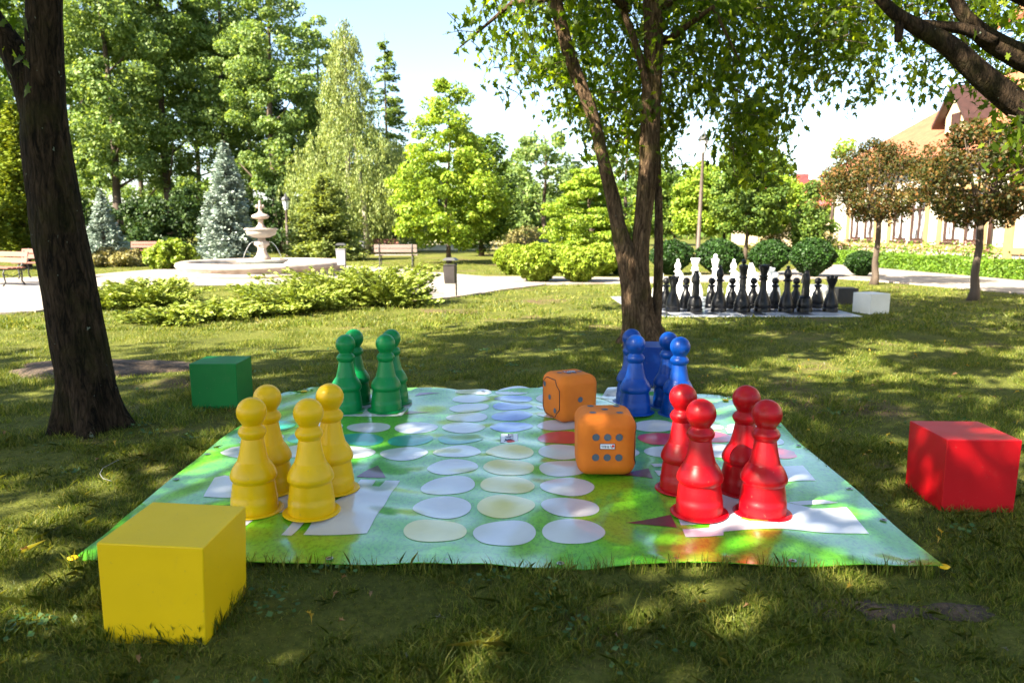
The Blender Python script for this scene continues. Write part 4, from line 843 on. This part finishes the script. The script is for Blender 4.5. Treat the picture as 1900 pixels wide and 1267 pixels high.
# shade trees beside and behind the viewpoint
def shade_tree(label, x, y, R, z0, z1, nl, ncl=110, kx=0, rr=(.4, .7)):
    t = thing('shade_tree', label, 'tree', (x, y, float(gz(y))), 0, 'broad trees around the viewpoint'); b = MB()
    b.tube([(0, 0, -.2), (0, 0, .5), (.1, .1, 2.5), (0, .1, 5), (0, 0, z1*.85)], [.34, .25, .22, .17, .03], 14)
    for k in range(11):
        a = k*2.4; z = z0*.7+k*.35; b.tube([(0, .1, z), (R*.4*math.cos(a), R*.4*math.sin(a), z+1.0), (R*.8*math.cos(a), R*.8*math.sin(a), z+1.5)], [.09, .05, .012], 7)
    b.build('trunk', M['bark'], t, smooth=True)
    C, Rr = sky_cl((0, 0), R, z0, z1, ncl, .7, 1.3)
    add_leaves('crown', clumps(C, Rr, int(nl*1.0), .32, .7, shell=.0, shape=LEAF), G['maple'], t, 12)
shade_tree('broad shade tree standing behind the viewer, the one on the left', -6.8, -3.0, 4.6, 4.8, 10.5, 7200, 60)
shade_tree('broad shade tree standing directly behind the viewer', -1.2, -3.2, 4.2, 5.0, 10.5, 6000, 50)
shade_tree('broad shade tree standing far left of the mat', -12.5, -1.0, 3.6, 5.0, 10, 4000, 36)
shade_tree('broad shade tree standing left of the viewer', -7.6, 1.6, 3.0, 5.4, 9.6, 2600, 26)
# ---- two thin trees right
def thin_tree(label, px, base, top, low, hw, n, px2):
    g = ground(px, base); Y = g[1]; t = thing('thin_tree', label, 'tree', (g[0], Y, Z0), 0, 'thin round-crowned trees by the building')
    zt = atY(px, top, Y)[2]-Z0; zl = atY(px, low, Y)[2]-Z0; R = hw*Y/F; b = MB(); fk = zl*.93
    pts = [(0, 0, -.05), (.02, 0, .2), (-.03, 0, fk*.35), (.03, .02, fk*.7), (0, 0, fk)]; b.tube(pts, [.13, .085, .07, .062, .06], 14, fn=lambda i, th, r, p: r*(1+.12*math.sin(3*th+p.z*5)))
    for k in range(13):
        a = k*2.39; sp = .35+.65*((k*7) % 13)/13; e = Vector((math.cos(a)*R*.8*sp, math.sin(a)*R*.8*sp, fk+(zt-fk)*(.75+.2*(1-sp))))
        m1 = Vector((e.x*.35, e.y*.35, fk+(e.z-fk)*.3)); m2 = Vector((e.x*.7, e.y*.7, fk+(e.z-fk)*.65)); b.tube([(0, 0, fk-.08), m1, m2, e], [.035, .025, .016, .005], 7)
        for j in range(3):
            f = Vector((rng.normal()*.3, rng.normal()*.3, .35)); b.tube([m2, m2+f*.6, m2+f], [.01, .007, .003], 5)
    b.build('trunk', M['bark_far'], t, smooth=True)
    prof = [(zl-.05, R*.55), (zl+(zt-zl)*.25, R*1.0), (zl+(zt-zl)*.6, R*.95), (zl+(zt-zl)*.85, R*.6), (zt, R*.15)]; C, Rr = crown_cl((0, 0), prof, 150, .14, .34, .25)
    add_leaves('crown', clumps(C, Rr, n, .068, .8), G['olive'], t)
thin_tree('thin tree with a round dark crown, trunk beside the smallest round shrub', 1622, 528, 262, 400, 110, 15500, 0)
thin_tree('thin tree with a round dark crown at the right edge, standing on the lawn', 1806, 558, 225, 405, 124, 17500, 0)
# ------------------------------------------------------------------ fountain
ft = thing('tiered_fountain', 'pale stone fountain with three bowls in a wide round basin', 'fountain', (FX, FY, Z0))
b = MB(); b.lathe([(2.52, 0), (2.52, .1), (2.42, .12), (2.4, .17), (2.5, .22), (2.54, .30), (2.5, .375), (2.4, .405), (2.28, .40), (2.22, .36), (2.2, .1), (2.2, .03)], 72); b.build('basin', M['stone'], ft, smooth=True)
b = MB(); b.lathe([(2.21, .2), (2.0, .215), (.3, .215)], 48); b.build('water', M['water'], ft, smooth=True)
def zpx(y): return 1.5+(425-y)*FY/F-Z0
b = MB(); z1 = zpx(481)
b.lathe([(.3, .1), (.28, .2), (.24, z1-.30), (.34, z1-.27), (.55, z1-.18), (.70, z1-.07), (.74, z1-.06), (.775, z1-.03), (.775, z1+.01), (.72, z1+.02), (.68, z1-.03), (.2, z1-.1)], 48, fn=lambda r, z, th: r*(1+(.025*math.cos(th*16) if z1-.28 < z < z1-.08 else 0)))
b.build('bowl', M['stone'], ft, smooth=True)
b = MB(); z2 = zpx(425)
b.lathe([(.26, z1-.06), (.27, z1+.04), (.2, z1+.12), (.14, z1+.24), (.12, z1+.36), (.16, z1+.42), (.22, z1+.47), (.2, z1+.55), (.12, z1+.6), (.11, z2-.27)], 28, fn=lambda r, z, th: r*(1+(.12*math.cos(th*4) if z1+.38 < z < z1+.58 else 0)))
b.build('column', M['stone'], ft, smooth=True)
b = MB(); b.lathe([(.11, z2-.28), (.25, z2-.26), (.42, z2-.18), (.46, z2-.09), (.44, z2-.05), (.5, z2-.03), (.51, z2+.01), (.46, z2+.02), (.1, z2-.03)], 40); b.build('bowl', M['stone'], ft, smooth=True)
b = MB(); z3 = zpx(402); b.lathe([(.16, z2-.04), (.16, z2+.04), (.08, z2+.14), (.07, z2+.2), (.09, z3-.12), (.06, z3-.08), (.1, z3-.06)], 24); b.build('column', M['stone'], ft, smooth=True)
b = MB(); b.lathe([(.1, z3-.09), (.22, z3-.07), (.27, z3-.01), (.26, z3+.02), (.2, z3+.05), (.08, z3+.1), (.05, z3+.16)], 32); b.build('bowl', M['stone'], ft, smooth=True)
b = MB(); b.lathe([(.05, z3+.14), (.045, z3+.2), (.07, z3+.26), (.05, z3+.36), (.03, z3+.42), (.045, z3+.46), (.001, z3+.5)], 16)
for k in range(4):
    a = k*PI/2+.3; b.lathe([(.001, -.05), (.04, -.03), (.05, .01), (.035, .05), (.001, .07)], 10, c=(.09*math.cos(a), .09*math.sin(a), z3+.29))
b.build('finial', M['stone'], ft, smooth=True)
for a in (0.15, 3.3, -1.3, 1.7):
    for da in (0, .12):
        b = MB(); b.tube([((.18+q*.42)*math.cos(a+da), (.18+q*.42)*math.sin(a+da), z1+.5+.18*q-.75*q*q+.05) for q in np.linspace(0, 1, 8)], [.006]*8, 5); b.build('water_jet', M['jet'], ft, smooth=True)
# ------------------------------------------------------------------ lamp posts
def lamp(label, px, Y, top, lean=0):
    x = atY(px, 430, Y)[0]; t = thing('street_lamp', label, 'lamp post', (x, Y, Z0), 0); h = atY(px, top, Y)[2]-Z0
    b = MB(); b.lathe([(.14, 0), (.14, .06), (.11, .1), (.10, .5), (.085, .55), (.075, h*.5), (.05, h-.95), (.07, h-.93), (.05, h-.88)], 16); b.build('post', M['post'], t, smooth=True)
    b = MB(); b.lathe([(.09, h-.88), (.11, h-.8), (.2, h-.42), (.19, h-.41), (.05, h-.4)], 8); b.build('lantern_glass', M['glass'], t)
    b = MB(); b.lathe([(.24, h-.42), (.25, h-.39), (.16, h-.24), (.07, h-.18), (.05, h-.1), (.02, h-.06), (.015, h)], 8)
    for k in range(4):
        a = k*PI/2+PI/8; b.tube([(.1*math.cos(a), .1*math.sin(a), h-.88), (.215*math.cos(a), .215*math.sin(a), h-.41)], [.012, .012], 5)
    b.build('lantern_frame', M['iron'], t); return t
lamp('tall brown lamp post with a lantern, right of the forked tree', 1296, 30, 241).rotation_euler = (0, .015, 0)
lamp('distant lamp post in front of the dark trees beside the fountain', 533, 38, 357)
lamp('tiny far lamp post behind the light green shrubs', 962, 70, 398)
# ------------------------------------------------------------------ benches
def bench(label, p, rz, mat, w=1.6, group='park benches'):
    t = thing('park_bench', label, 'bench', (p[0], p[1], Z0), rz, group)
    b = MB()
    for k in range(4): b.box(-w/2, w/2, -.24+k*.12, -.24+k*.12+.1, .43, .46)
    b.build('seat', mat, t, bevel=.005)
    b = MB()
    for k in range(2): b.add([(-w/2, .25+.03*k, .56+k*.15), (w/2, .25+.03*k, .56+k*.15), (w/2, .275+.03*k, .555+k*.15), (-w/2, .275+.03*k, .555+k*.15), (-w/2, .28+.03*k, .68+k*.15), (w/2, .28+.03*k, .68+k*.15), (w/2, .305+.03*k, .675+k*.15), (-w/2, .305+.03*k, .675+k*.15)], [(3, 2, 1, 0), (4, 5, 6, 7), (0, 1, 5, 4), (1, 2, 6, 5), (2, 3, 7, 6), (3, 0, 4, 7)])
    b.build('backrest', mat, t)
    for s in (-1, 1):
        b = MB(); x = s*(w/2-.18); b.tube([(x, -.27, .0), (x, -.2, .1), (x, -.24, .3), (x, -.2, .41), (x, .2, .41), (x, .28, .55), (x, .34, .85)], [.02]*7, 7); b.tube([(x, .3, 0), (x, .22, .12), (x, .24, .3), (x, .2, .41)], [.02]*4, 7)
        b.tube([(x, -.24, .3), (x, 0, .22), (x, .24, .3)], [.013]*3, 6); b.build('leg_frame', M['iron'], t, smooth=True)
    return t
bench('reddish bench partly hidden by the leaning trunk, in front of the thuja', (atY(82, 430, 20.8)[0], 20.8), .05, M['wood_red'], 1.7)
bench('brown bench end seen from the side at the left edge', (atY(-28, 430, 18.1)[0], 18.3), -.35, M['wood_red'], 1.6)
bench('pale bench seen from behind on the far lawn', (atY(735, 430, 27)[0], 27), PI+.02, M['wood_grey'], 1.55)
bench('far reddish bench under the weeping tree', (atY(712, 430, 42)[0], 42), .05, M['wood_red'], 1.6)
bench('far reddish bench between the two low bushes at left', (atY(262, 430, 33)[0], 33), .1, M['wood_red'], 1.2)
# ------------------------------------------------------------------ bins
def litter_bin(label, p, h, mat, s=1, rz=0, tilt=0, post_dx=.09):
    t = thing('litter_bin', label, 'litter bin', p, rz)
    b = MB(); b.tube([(post_dx, .05, -.05), (post_dx, .05, h*.9)], [.016, .016], 8); b.build('post', M['iron'], t, smooth=True)
    b = MB(); z0, z1 = h*.36, h*.84; w = .10*s; d = .09*s
    b.add([(-w*1.05, -d, z0), (w*.75, -d, z0), (w*.75, d, z0), (-w*1.05, d, z0), (-w*1.3, -d*1.2, z1), (w*.8, -d*1.2, z1), (w*.8, d*1.2, z1), (-w*1.3, d*1.2, z1)], [(3, 2, 1, 0), (0, 1, 5, 4), (1, 2, 6, 5), (2, 3, 7, 6), (3, 0, 4, 7), (4, 5, 6, 7)])
    b.box(-w*1.42, w*.9, -d*1.3, d*1.3, z1, z1+.015); o = b.build('bucket', mat, t, bevel=.004)
    b = MB(); b.tube([(-w*.6, 0, z1), (-w*.6, 0, h*.98)], [.008]*2, 6); b.tube([(w*.55, 0, z1), (w*.55, 0, h*.98)], [.008]*2, 6); b.build('hood_rods', M['iron'], t)
    b = MB(); b.add([(-w*1.4, -d*1.4, h*.97), (w*1.1, -d*1.4, h*.97), (w*1.1, d*1.4, h*.97), (-w*1.4, d*1.4, h*.97), (-w*.9, -d, h+.03), (w*.6, -d, h+.03), (w*.6, d, h+.03), (-w*.9, d, h+.03)], [(3, 2, 1, 0), (4, 5, 6, 7), (0, 1, 5, 4), (1, 2, 6, 5), (2, 3, 7, 6), (3, 0, 4, 7)]); b.build('hood', M['iron'], t)
    return t
g = ground(838, 551); litter_bin('dark litter bin with a little hood on a thin post beside the path', (g[0], g[1], Z0), .78, M['bin'], 1.15, -.15)
g = (atY(633, 430, 21.6)[0], 21.6, Z0); litter_bin('pale grey litter bin at the right side of the fountain basin', g, .95, M['bin_light'], 1.25, .1)
g = (atY(672, 430, 41)[0], 41, Z0); litter_bin('far grey litter bin beside the reddish bench under the weeping tree', g, 1.0, M['bin_light'], 1.5, 0)
b = MB(); g = ground(665, 515); b.box(0, .9, -.03, .03, .07, .13); b.box(0, .05, -.04, .04, -.01, .13); b.box(.86, .9, -.04, .04, -.01, .12); o = b.build('low_rail', M['iron'], bevel=.004); o.location = (FX+2.62, FY-1.5, Z0); tag(o, 'short dark low rail at the right end of the fountain basin', 'rail')
# ------------------------------------------------------------------ building
def facY(px, X=17.0): return X*F/(px-950)*1.0
bd = thing('long_building', 'long cream building with an orange tiled roof and tall brown windows at right', 'building', (17, 30, Z0))
def bl(o): o.location = -bd.location; return o
ye = 39.0; yw = 22.3; b = MB()
wins = []
for a, c in ((1569, 1590), (1594, 1614), (1646, 1673), (1678, 1706), (1739, 1772), (1777, 1812)):
    wins.append((facY(c), facY(a)))
wins.sort(); ZS, ZT = 1.0, 2.95
prev = yw
for a, c in wins: b.box(17, 17.35, prev, a, Z0, 4.5); prev = c
b.box(17, 17.35, prev, ye, Z0, 4.5)
for a, c in wins: b.box(17.004, 17.346, a, c, Z0, ZS); b.box(17.004, 17.346, a, c, ZT, 4.5)
b.box(17.05, 27, ye-.35, ye-.004, Z0, 4.5); bl(b.build('wall', M['wall_white'], bd))
b = MB()
for i, (a, c) in enumerate(wins):
    pass
pr_ = [(wins[i][0], wins[i+1][1]) for i in (0, 2, 4)]
for a, c in pr_:
    for y0_, y1_ in ((a-.3, a-.02), (c+.02, c+.3)): b.box(16.95, 16.997, y0_, y1_, ZS-.1, ZT+.2)
    b.box(16.95, 16.997, a-.02, c+.02, ZT+.02, ZT+.2)
b.box(16.93, 16.997, yw, ye, ZS-.32, ZS-.12); b.box(16.93, 16.997, yw, ye, Z0, .38)
bl(b.build('ochre_trim', M['ochre'], bd))
for a, c in wins:
    f = MB(); w = .08
    f.box(17.05, 17.13, a, a+w, ZS, ZT); f.box(17.05, 17.13, c-w, c, ZS, ZT); f.box(17.05, 17.13, a+w, c-w, ZS, ZS+w*1.4); f.box(17.05, 17.13, a+w, c-w, ZT-w, ZT)
    m_ = (a+c)/2; f.box(17.06, 17.12, m_-.035, m_+.035, ZS+w*1.4, ZT-w); f.box(17.065, 17.115, a+w, m_-.035, ZT-.65, ZT-.59); f.box(17.065, 17.115, m_+.035, c-w, ZT-.65, ZT-.59)
    f.box(16.94, 17.05, a-.02, c+.02, ZS-.08, ZS-.003)
    fo = bl(f.build('window', M['frame'], bd)); p_ = MB(); p_.box(17.14, 17.16, a+.01, c-.01, ZS, ZT); p_.build('pane', M['pane'], fo)
RZ = 8.4
b = MB(); e0, e1 = 16.45, 27.6; zl_ = 4.3
b.add([(e0, ye+.5, zl_), (e0, yw, zl_), (22, yw, RZ), (22, 33.5, RZ), (e1, ye+.5, zl_), (e1, yw, zl_), (e0, ye+.5, zl_-.12), (e0, yw, zl_-.12), (e1, ye+.5, zl_-.12), (e1, yw, zl_-.12)], [(0, 1, 2, 3), (0, 3, 4), (4, 3, 2, 5), (1, 0, 6, 7), (0, 4, 8, 6), (6, 8, 9, 7)])
rf = bl(b.build('roof', M['tile'], bd))
b = MB(); b.box(e0-.12, e0-.005, yw, ye+.6, zl_-.12, zl_-.02); b.build('gutter', M['frame'], rf)
for yy_, x_ in ((facY(1829, 16.9), 16.86), (ye-.1, 16.86), ):
    b = MB(); b.tube([(x_, yy_, Z0), (x_, yy_, 4.2)], [.07, .07], 10); bl(b.build('downpipe', M['frame'], bd, smooth=True))
# gable dormer
yd = 30.3; b = MB(); b.add([(17.9, yd-.75, 5.0), (17.9, yd+.75, 5.0), (17.9, yd+.75, 6.0), (17.9, yd, 6.95), (17.9, yd-.75, 6.0), (21, yd-.75, 5.0), (21, yd+.75, 5.0), (21, yd+.75, 6.0), (21, yd, 6.95), (21, yd-.75, 6.0)], [(0, 4, 3, 2, 1), (0, 5, 9, 4), (1, 2, 7, 6)])
dm = bl(b.build('dormer', M['wall_cream'], bd))
b = MB()
for s in (-1, 1):
    b.add([(17.55, yd+s*1.15, 5.75), (17.55, yd, 7.2), (21.2, yd, 7.2), (21.2, yd+s*1.15, 5.75), (17.55, yd+s*1.15, 5.6), (17.55, yd, 7.03), (21.2, yd, 7.03), (21.2, yd+s*1.15, 5.6)], [(0, 1, 2, 3), (4, 7, 6, 5), (0, 4, 5, 1), (0, 3, 7, 4)])
b.build('dormer_roof', M['frame'], dm)
b = MB(); b.box(17.84, 17.89, yd-.28, yd+.28, 5.2, 6.1); b.build('dormer_window', M['frame'], dm)
# tall wing
wy = 22.3; b = MB(); b.box(15, 26, 6, wy, Z0, 7.7); bl(b.build('wing_wall', M['wall_white'], bd))
b = MB(); b.box(14.94, 14.996, wy-.35, wy+.04, Z0, 7.6); b.box(14.94, 14.996, 6, wy-.35, .75, .95); b.box(14.94, 14.996, 6, wy-.35, 4.0, 4.25); b.box(14.94, 14.996, wy-1.6, wy-1.35, .95, 4.0); bl(b.build('wing_trim', M['ochre'], bd))
b = MB(); b.add([(14.3, 5.5, 7.45), (14.3, wy+.6, 7.45), (20.5, wy+.6, 12.2), (20.5, 5.5, 12.2), (26.7, 5.5, 7.45), (26.7, wy+.6, 7.45), (14.3, 5.5, 7.3), (14.3, wy+.6, 7.3), (20.5, wy+.6, 12.05), (26.7, wy+.6, 7.3)], [(0, 1, 2, 3), (3, 2, 5, 4), (0, 6, 7, 1), (1, 7, 8, 2), (2, 8, 9, 5)])
bl(b.build('wing_roof', M['tile'], bd))
b = MB(); b.add([(15.2, wy+.002, 7.7), (25.8, wy+.002, 7.7), (20.5, wy+.002, 11.8)], [(0, 1, 2), (2, 1, 0)]); bl(b.build('gable', M['wall_white'], bd))
b = MB()
for k in range(5): b.box(14.9, 14.99, 20.6-k*3, 21.4-k*3, 2.0, 2.12)
bl(b.build('ledge', M['frame'], bd))
# flower strip between hedge and facade
t = thing('flower_border', 'strip of pale pink flowering plants along the foot of the building', 'flower border', (15.6, 30, Z0)); n = 9000
C = np.stack([rng.uniform(-.7, .8, n), rng.uniform(-9, 9, n), rng.random(n)**1.3*.75*(1+.3*np.sin(np.linspace(0, 60, n)))], -1); sel = rng.random(n)
G['pink'] = leafmat('pink_blossom', (.38, .16, .15), (.42, .24, .2), (.45, .32, .26), .2)
add_leaves('leaves', cards(C[sel < .7], .1, rv((sel < .7).sum()), rv((sel < .7).sum())), G['hedge'], t); add_leaves('blossoms', cards(C[sel >= .7], .09, rv((sel >= .7).sum()), rv((sel >= .7).sum())), G['pink'], t)
# small far house
fh = thing('small_house', 'distant house with a pinkish red roof left of the long building', 'house', (23.5, 60, Z0))
b = MB(); b.box(-3.2, 8, 0, 8, 0, 3.4); b.build('wall', M['wall_cream'], fh)
b = MB(); b.add([(-3.8, -.6, 3.2), (8.6, -.6, 3.2), (8.6, 4, 5.6), (-2.6, 4, 5.6), (-3.8, 8.6, 3.2), (8.6, 8.6, 3.2)], [(0, 1, 2, 3), (3, 2, 5, 4), (0, 3, 4)]); r_ = b.build('roof', M['tile_red'], fh)
b = MB(); b.box(.9, 1.7, 3.2, 3.9, 5.0, 6.0); b.build('chimney', M['tile_red'], r_)
# ------------------------------------------------------------------ far wood (reads as one mass)
n = 26000; a = rng.uniform(-1.0, 1.0, n); D = rng.uniform(95, 135, n); hh = 5.2+2.2*np.sin(a*9)+1.4*np.sin(a*23+1)+.8*np.sin(a*61)
C = np.stack([D*np.tan(a*.75), D, Z0+rng.random(n)**.8*hh*(D/110)], -1)
o = mobj('far_wood', kmesh('far_wood', cards(C, rng.uniform(.5, 1.1, n), rv(n), rv(n)+np.array([0, -.8, .4])), 4), G['mid']); tag(o, 'far-off line of trees along the horizon behind the park', 'woodland', kind='stuff')
# ------------------------------------------------------------------ soil mound, litter, wire, grass
def mound(label, px, py, rx, ry, h, seed, name='soil_mound'):
    g = ground(px, py); b = MB(); nr, na = 12, 48; V = [(0, 0, h)]; 
    for i in range(1, nr+1):
        f = i/nr
        for k in range(na):
            a = 2*PI*k/na; q = 1+.14*math.sin(3*a+seed)+.08*math.sin(7*a+seed*2); x = rx*f*q*math.cos(a); y = ry*f*q*math.sin(a)
            V.append((x, y, h*(1-f**2.2)+.012*math.sin(x*23+y*17)*(1-f)-(.03 if i == nr else 0)+(float(gz(g[1]+y))-float(gz(g[1])))))
    Fc = [(0, 1+k, 1+(k+1) % na) for k in range(na)]+[(1+(i-1)*na+k, 1+i*na+k, 1+i*na+(k+1) % na, 1+(i-1)*na+(k+1) % na) for i in range(1, nr) for k in range(na)]
    b.add(V, Fc); o = b.build(name, M['soil'], smooth=True); o.location = g; tag(o, label, 'soil', kind='stuff'); return (g[0], g[1], rx, ry)
mounds = [mound('low dark mound of bare soil behind the leaning trunk', 190, 684, 1.0, .5, .07, 1), mound('second bare soil patch on the near right lawn, closer to the edge', 1755, 1135, .22, .07, .006, 5, 'soil_patch'), mound('bare trodden soil patch on the near right lawn', 1600, 1132, .26, .09, .006, 2, 'soil_patch')]
b = MB(); wp = [(222, 868), (205, 872), (192, 880), (186, 890), (192, 900), (208, 908)]; b.tube([tuple(Vector(ground(*p))+Vector((0, 0, .045+.01*math.sin(p[0])))) for p in wp], [.0011]*6, 5); tag(b.build('thin_wire', M['bin_light'], smooth=True), 'thin white curved wire lying in the grass left of the mat', 'wire')
# fallen leaves
fm = [leafmat('fallen_leaf_yellow', (.5, .3, .03), (.6, .38, .04), None, .3), leafmat('fallen_leaf_brown', (.22, .12, .05), (.3, .17, .08), None, .2), leafmat('fallen_leaf_pale', (.26, .25, .2), (.2, .2, .16), None, .2)]
names = ['yellow', 'brown', 'greyish']; lm = []
for k in range(3):
    V = cards(np.zeros((1, 3)), 1.0, np.array([[0, 1., 0]]), np.array([[0, 0, 1.]]), (LEAF if k < 2 else LEAF*np.array([.6, .9, 1]))*np.array([.7, 1, 3.4])); me = kmesh('leaf', V, 12); me.materials.append(fm[k]); lm.append(me)
k = 0
while k < 170:
    if k < 110: px, py = rng.uniform(1180, 1900), rng.uniform(600, 860)
    else: px, py = rng.uniform(0, 1900), rng.uniform(700, 1260)
    g = ground(px, py); k += 1
    if inpoly(np.array([g[0]]), np.array([g[1]]), mat_outline)[0]: continue
    j = int(rng.choice([0, 0, 1, 2] if k < 110 else [0, 1, 1, 1, 2])); o = bpy.data.objects.new('fallen_leaf', lm[j]); link(o)
    o.location = (g[0], g[1], g[2]+.032+rng.uniform(0, .015)); o.rotation_euler = (rng.normal()*.45, rng.normal()*.45, rng.uniform(0, 6.3)); o.scale = (rng.uniform(.03, .055),)*3
    tag(o, 'small fallen %s leaf lying in the grass' % names[j], 'fallen leaf', '%s fallen leaves on the lawn' % names[j])
# grass
def blades(n, y0, y1, pw, h0, h1, w0, w1, k, lean=.6, seed=0):
    y = y0+(y1-y0)*rng.random(n)**pw; x = rng.uniform(-1, 1, n)*(y*.80+.8)
    cl = fnoise(x*1.0, y*1.0, 1.5)+.6*fnoise(x+9, y-4, 5); keep = rng.random(n) < np.clip(.75+.55*cl, .28, 1)
    keep &= ~inpoly(x, y, mat_outline); keep &= ~inpoly(x, y, path_a); keep &= ~inpoly(x, y, path_b); keep &= ~inpoly(x, y, chess_fp); keep &= ((x-FX)**2+(y-FY)**2 > 25)
    for (cx, cy, rx, ry) in mounds: keep &= (((x-cx)/rx)**2+((y-cy)/ry)**2 > .8) | (rng.random(n) < (.12 if rx > .5 else .5))
    x, y, cl = x[keep], y[keep], cl[keep]; n = len(x)
    h = rng.uniform(h0, h1, n)*(1+.6*np.clip(cl, -1, 1.3))*(1+.35*np.clip(fnoise(x*1.3-3, y*1.3, 9), -1, 1)); w = rng.uniform(w0, w1, n)/2; a = rng.uniform(0, 2*PI, n); la = rng.uniform(0, 2*PI, n); ll = h*np.abs(rng.normal(size=n))*lean
    s = np.stack([np.cos(a), np.sin(a), np.zeros(n)], -1); l = np.stack([np.cos(la), np.sin(la), np.zeros(n)], -1); B = np.stack([x, y, gz(y)-.004], -1); up = np.array([0, 0, 1.])
    if k == 3: V = np.stack([B-s*w[:, None], B+s*w[:, None], B+l*ll[:, None]+up*(h/np.sqrt(1+.5*lean))[:, None]], 1)
    else:
        m_ = B+l*(ll*.35)[:, None]+up*(h*.6)[:, None]; tp = B+l*ll[:, None]+up*(h*.9)[:, None]
        V = np.stack([B-s*w[:, None]*.8, B+s*w[:, None]*.8, m_+s*(w*.8)[:, None], tp, m_-s*(w*.8)[:, None]], 1)
    return V.reshape(-1, 3)
for nm, args in (('near', (330000, 1.55, 4.8, 1.15, .014, .046, .0018, .0036, 5, .85)), ('mid', (230000, 4.6, 10, 1.2, .025, .05, .005, .009, 3, .8)), ('far', (170000, 10, 34, 1.5, .03, .06, .012, .026, 3, .8))):
    V = blades(*args); o = mobj('lawn_grass', kmesh('lawn_grass', V, args[8]), M['grass']); tag(o, {'near': 'short patchy grass in the shade around the mat', 'mid': 'lawn grass in the middle of the picture', 'far': 'sunlit lawn grass further back'}[nm], 'grass', kind='stuff')
# clover and small weeds low in the turf
n = 2600; ci = rng.integers(0, 150, n); cxy = np.stack([rng.uniform(-3.4, 3.4, 150), 1.6+8*rng.random(150)**1.5], -1); q = cxy[ci]+rng.normal(size=(n, 2))*.05
kp = ~inpoly(q[:, 0], q[:, 1], mat_outline); q = q[kp]; n = len(q); C = np.concatenate([q, (gz(q[:, 1])+rng.uniform(.012, .035, n))[:, None]], -1)
G['weed'] = leafmat('clover_leaves', (.03, .08, .02), (.05, .12, .03), (.12, .2, .06), .3)
tag(mobj('clover', kmesh('clover', cards(C, rng.uniform(.014, .03, n), rv(n)*np.array([1, 1, .2]), np.array([0, 0, 1.])+rv(n, .35), KITE*np.array([1.5, 1, 1])), 4), G['weed']), 'clover and small round weeds scattered through the lawn', 'weeds', kind='stuff')
# taller tufts along the near mat edge and at the cubes
tp = []
for _ in range(260):
    e = rng.random(); 
    if e < .6: s = rng.random(); x, y = st(s, 0); x = float(x); y = float(y)-rng.uniform(.0, .05)
    elif e < .85: x = -1.337+rng.uniform(-.2, .2); y = 2.72-.22
    else: x = -1.337+.21; y = 2.72+rng.uniform(-.2, .2)
    m_ = rng.integers(3, 9)
    for _ in range(m_): tp.append((x+rng.normal()*.012, y+rng.normal()*.008))
tp = np.array(tp); n = len(tp); h = rng.uniform(.04, .10, n); la = rng.uniform(0, 6.28, n); ll = h*rng.uniform(.1, .6, n); a = rng.uniform(0, 6.28, n); w = .0016
B = np.stack([tp[:, 0], tp[:, 1], gz(tp[:, 1])], -1); s = np.stack([np.cos(a), np.sin(a), 0*a], -1)*w; l = np.stack([np.cos(la), np.sin(la), 0*a], -1); up = np.array([0, 0, 1.])
V = np.stack([B-s, B+s, B+l*(ll*.35)[:, None]+up*(h*.6)[:, None]+s*.8, B+l*ll[:, None]+up*h[:, None], B+l*(ll*.35)[:, None]+up*(h*.6)[:, None]-s*.8], 1).reshape(-1, 3)
tag(mobj('edge_grass', kmesh('edge_grass', V, 5), M['grass']), 'longer grass blades sticking up along the near mat edge', 'grass', kind='stuff')
# ------------------------------------------------------------------ light, sky, camera
EL, AZ = math.radians(40), (-.80, -.60); sd_ = Vector((AZ[0]*math.cos(EL), AZ[1]*math.cos(EL), math.sin(EL)))
ld = bpy.data.lights.new('sun', 'SUN'); ld.energy = 5.0; ld.angle = math.radians(.45); ld.color = (1, .91, .73); lo = bpy.data.objects.new('sun', ld); lo.rotation_euler = sd_.to_track_quat('Z', 'Y').to_euler(); link(lo)
w = bpy.data.worlds.new('World'); sc.world = w; w.use_nodes = True; wn = w.node_tree; bg = wn.nodes['Background']; sk = wn.nodes.new('ShaderNodeTexSky'); sk.sky_type = 'NISHITA'; sk.sun_disc = False
sk.sun_elevation = EL; sk.sun_rotation = math.atan2(AZ[0], AZ[1]) % (2*PI); sk.air_density = 1.0; sk.dust_density = 1.3; sk.ozone_density = 1.0
wn.links.new(sk.outputs[0], bg.inputs[0]); bg.inputs[1].default_value = .066
cd = bpy.data.cameras.new('camera'); cd.sensor_width = 36; cd.lens = F/1900*36; cd.clip_end = 3000; cd.clip_start = .05
cd.dof.use_dof = True; cd.dof.focus_distance = 4.4; cd.dof.aperture_fstop = 2.8
co = bpy.data.objects.new('camera', cd); co.location = (0, 0, H); co.rotation_euler = (PI/2-P, 0, 0); link(co); sc.camera = co
vs = sc.view_settings; vs.view_transform = 'Standard'; vs.look = 'None'; vs.exposure = 2.65; vs.gamma = 1
cy = sc.cycles; cy.max_bounces = 6; cy.diffuse_bounces = 3; cy.glossy_bounces = 3; cy.transmission_bounces = 3; cy.transparent_max_bounces = 4; cy.sample_clamp_indirect = 6
cy.use_denoising = True; cy.caustics_reflective = False; cy.caustics_refractive = False
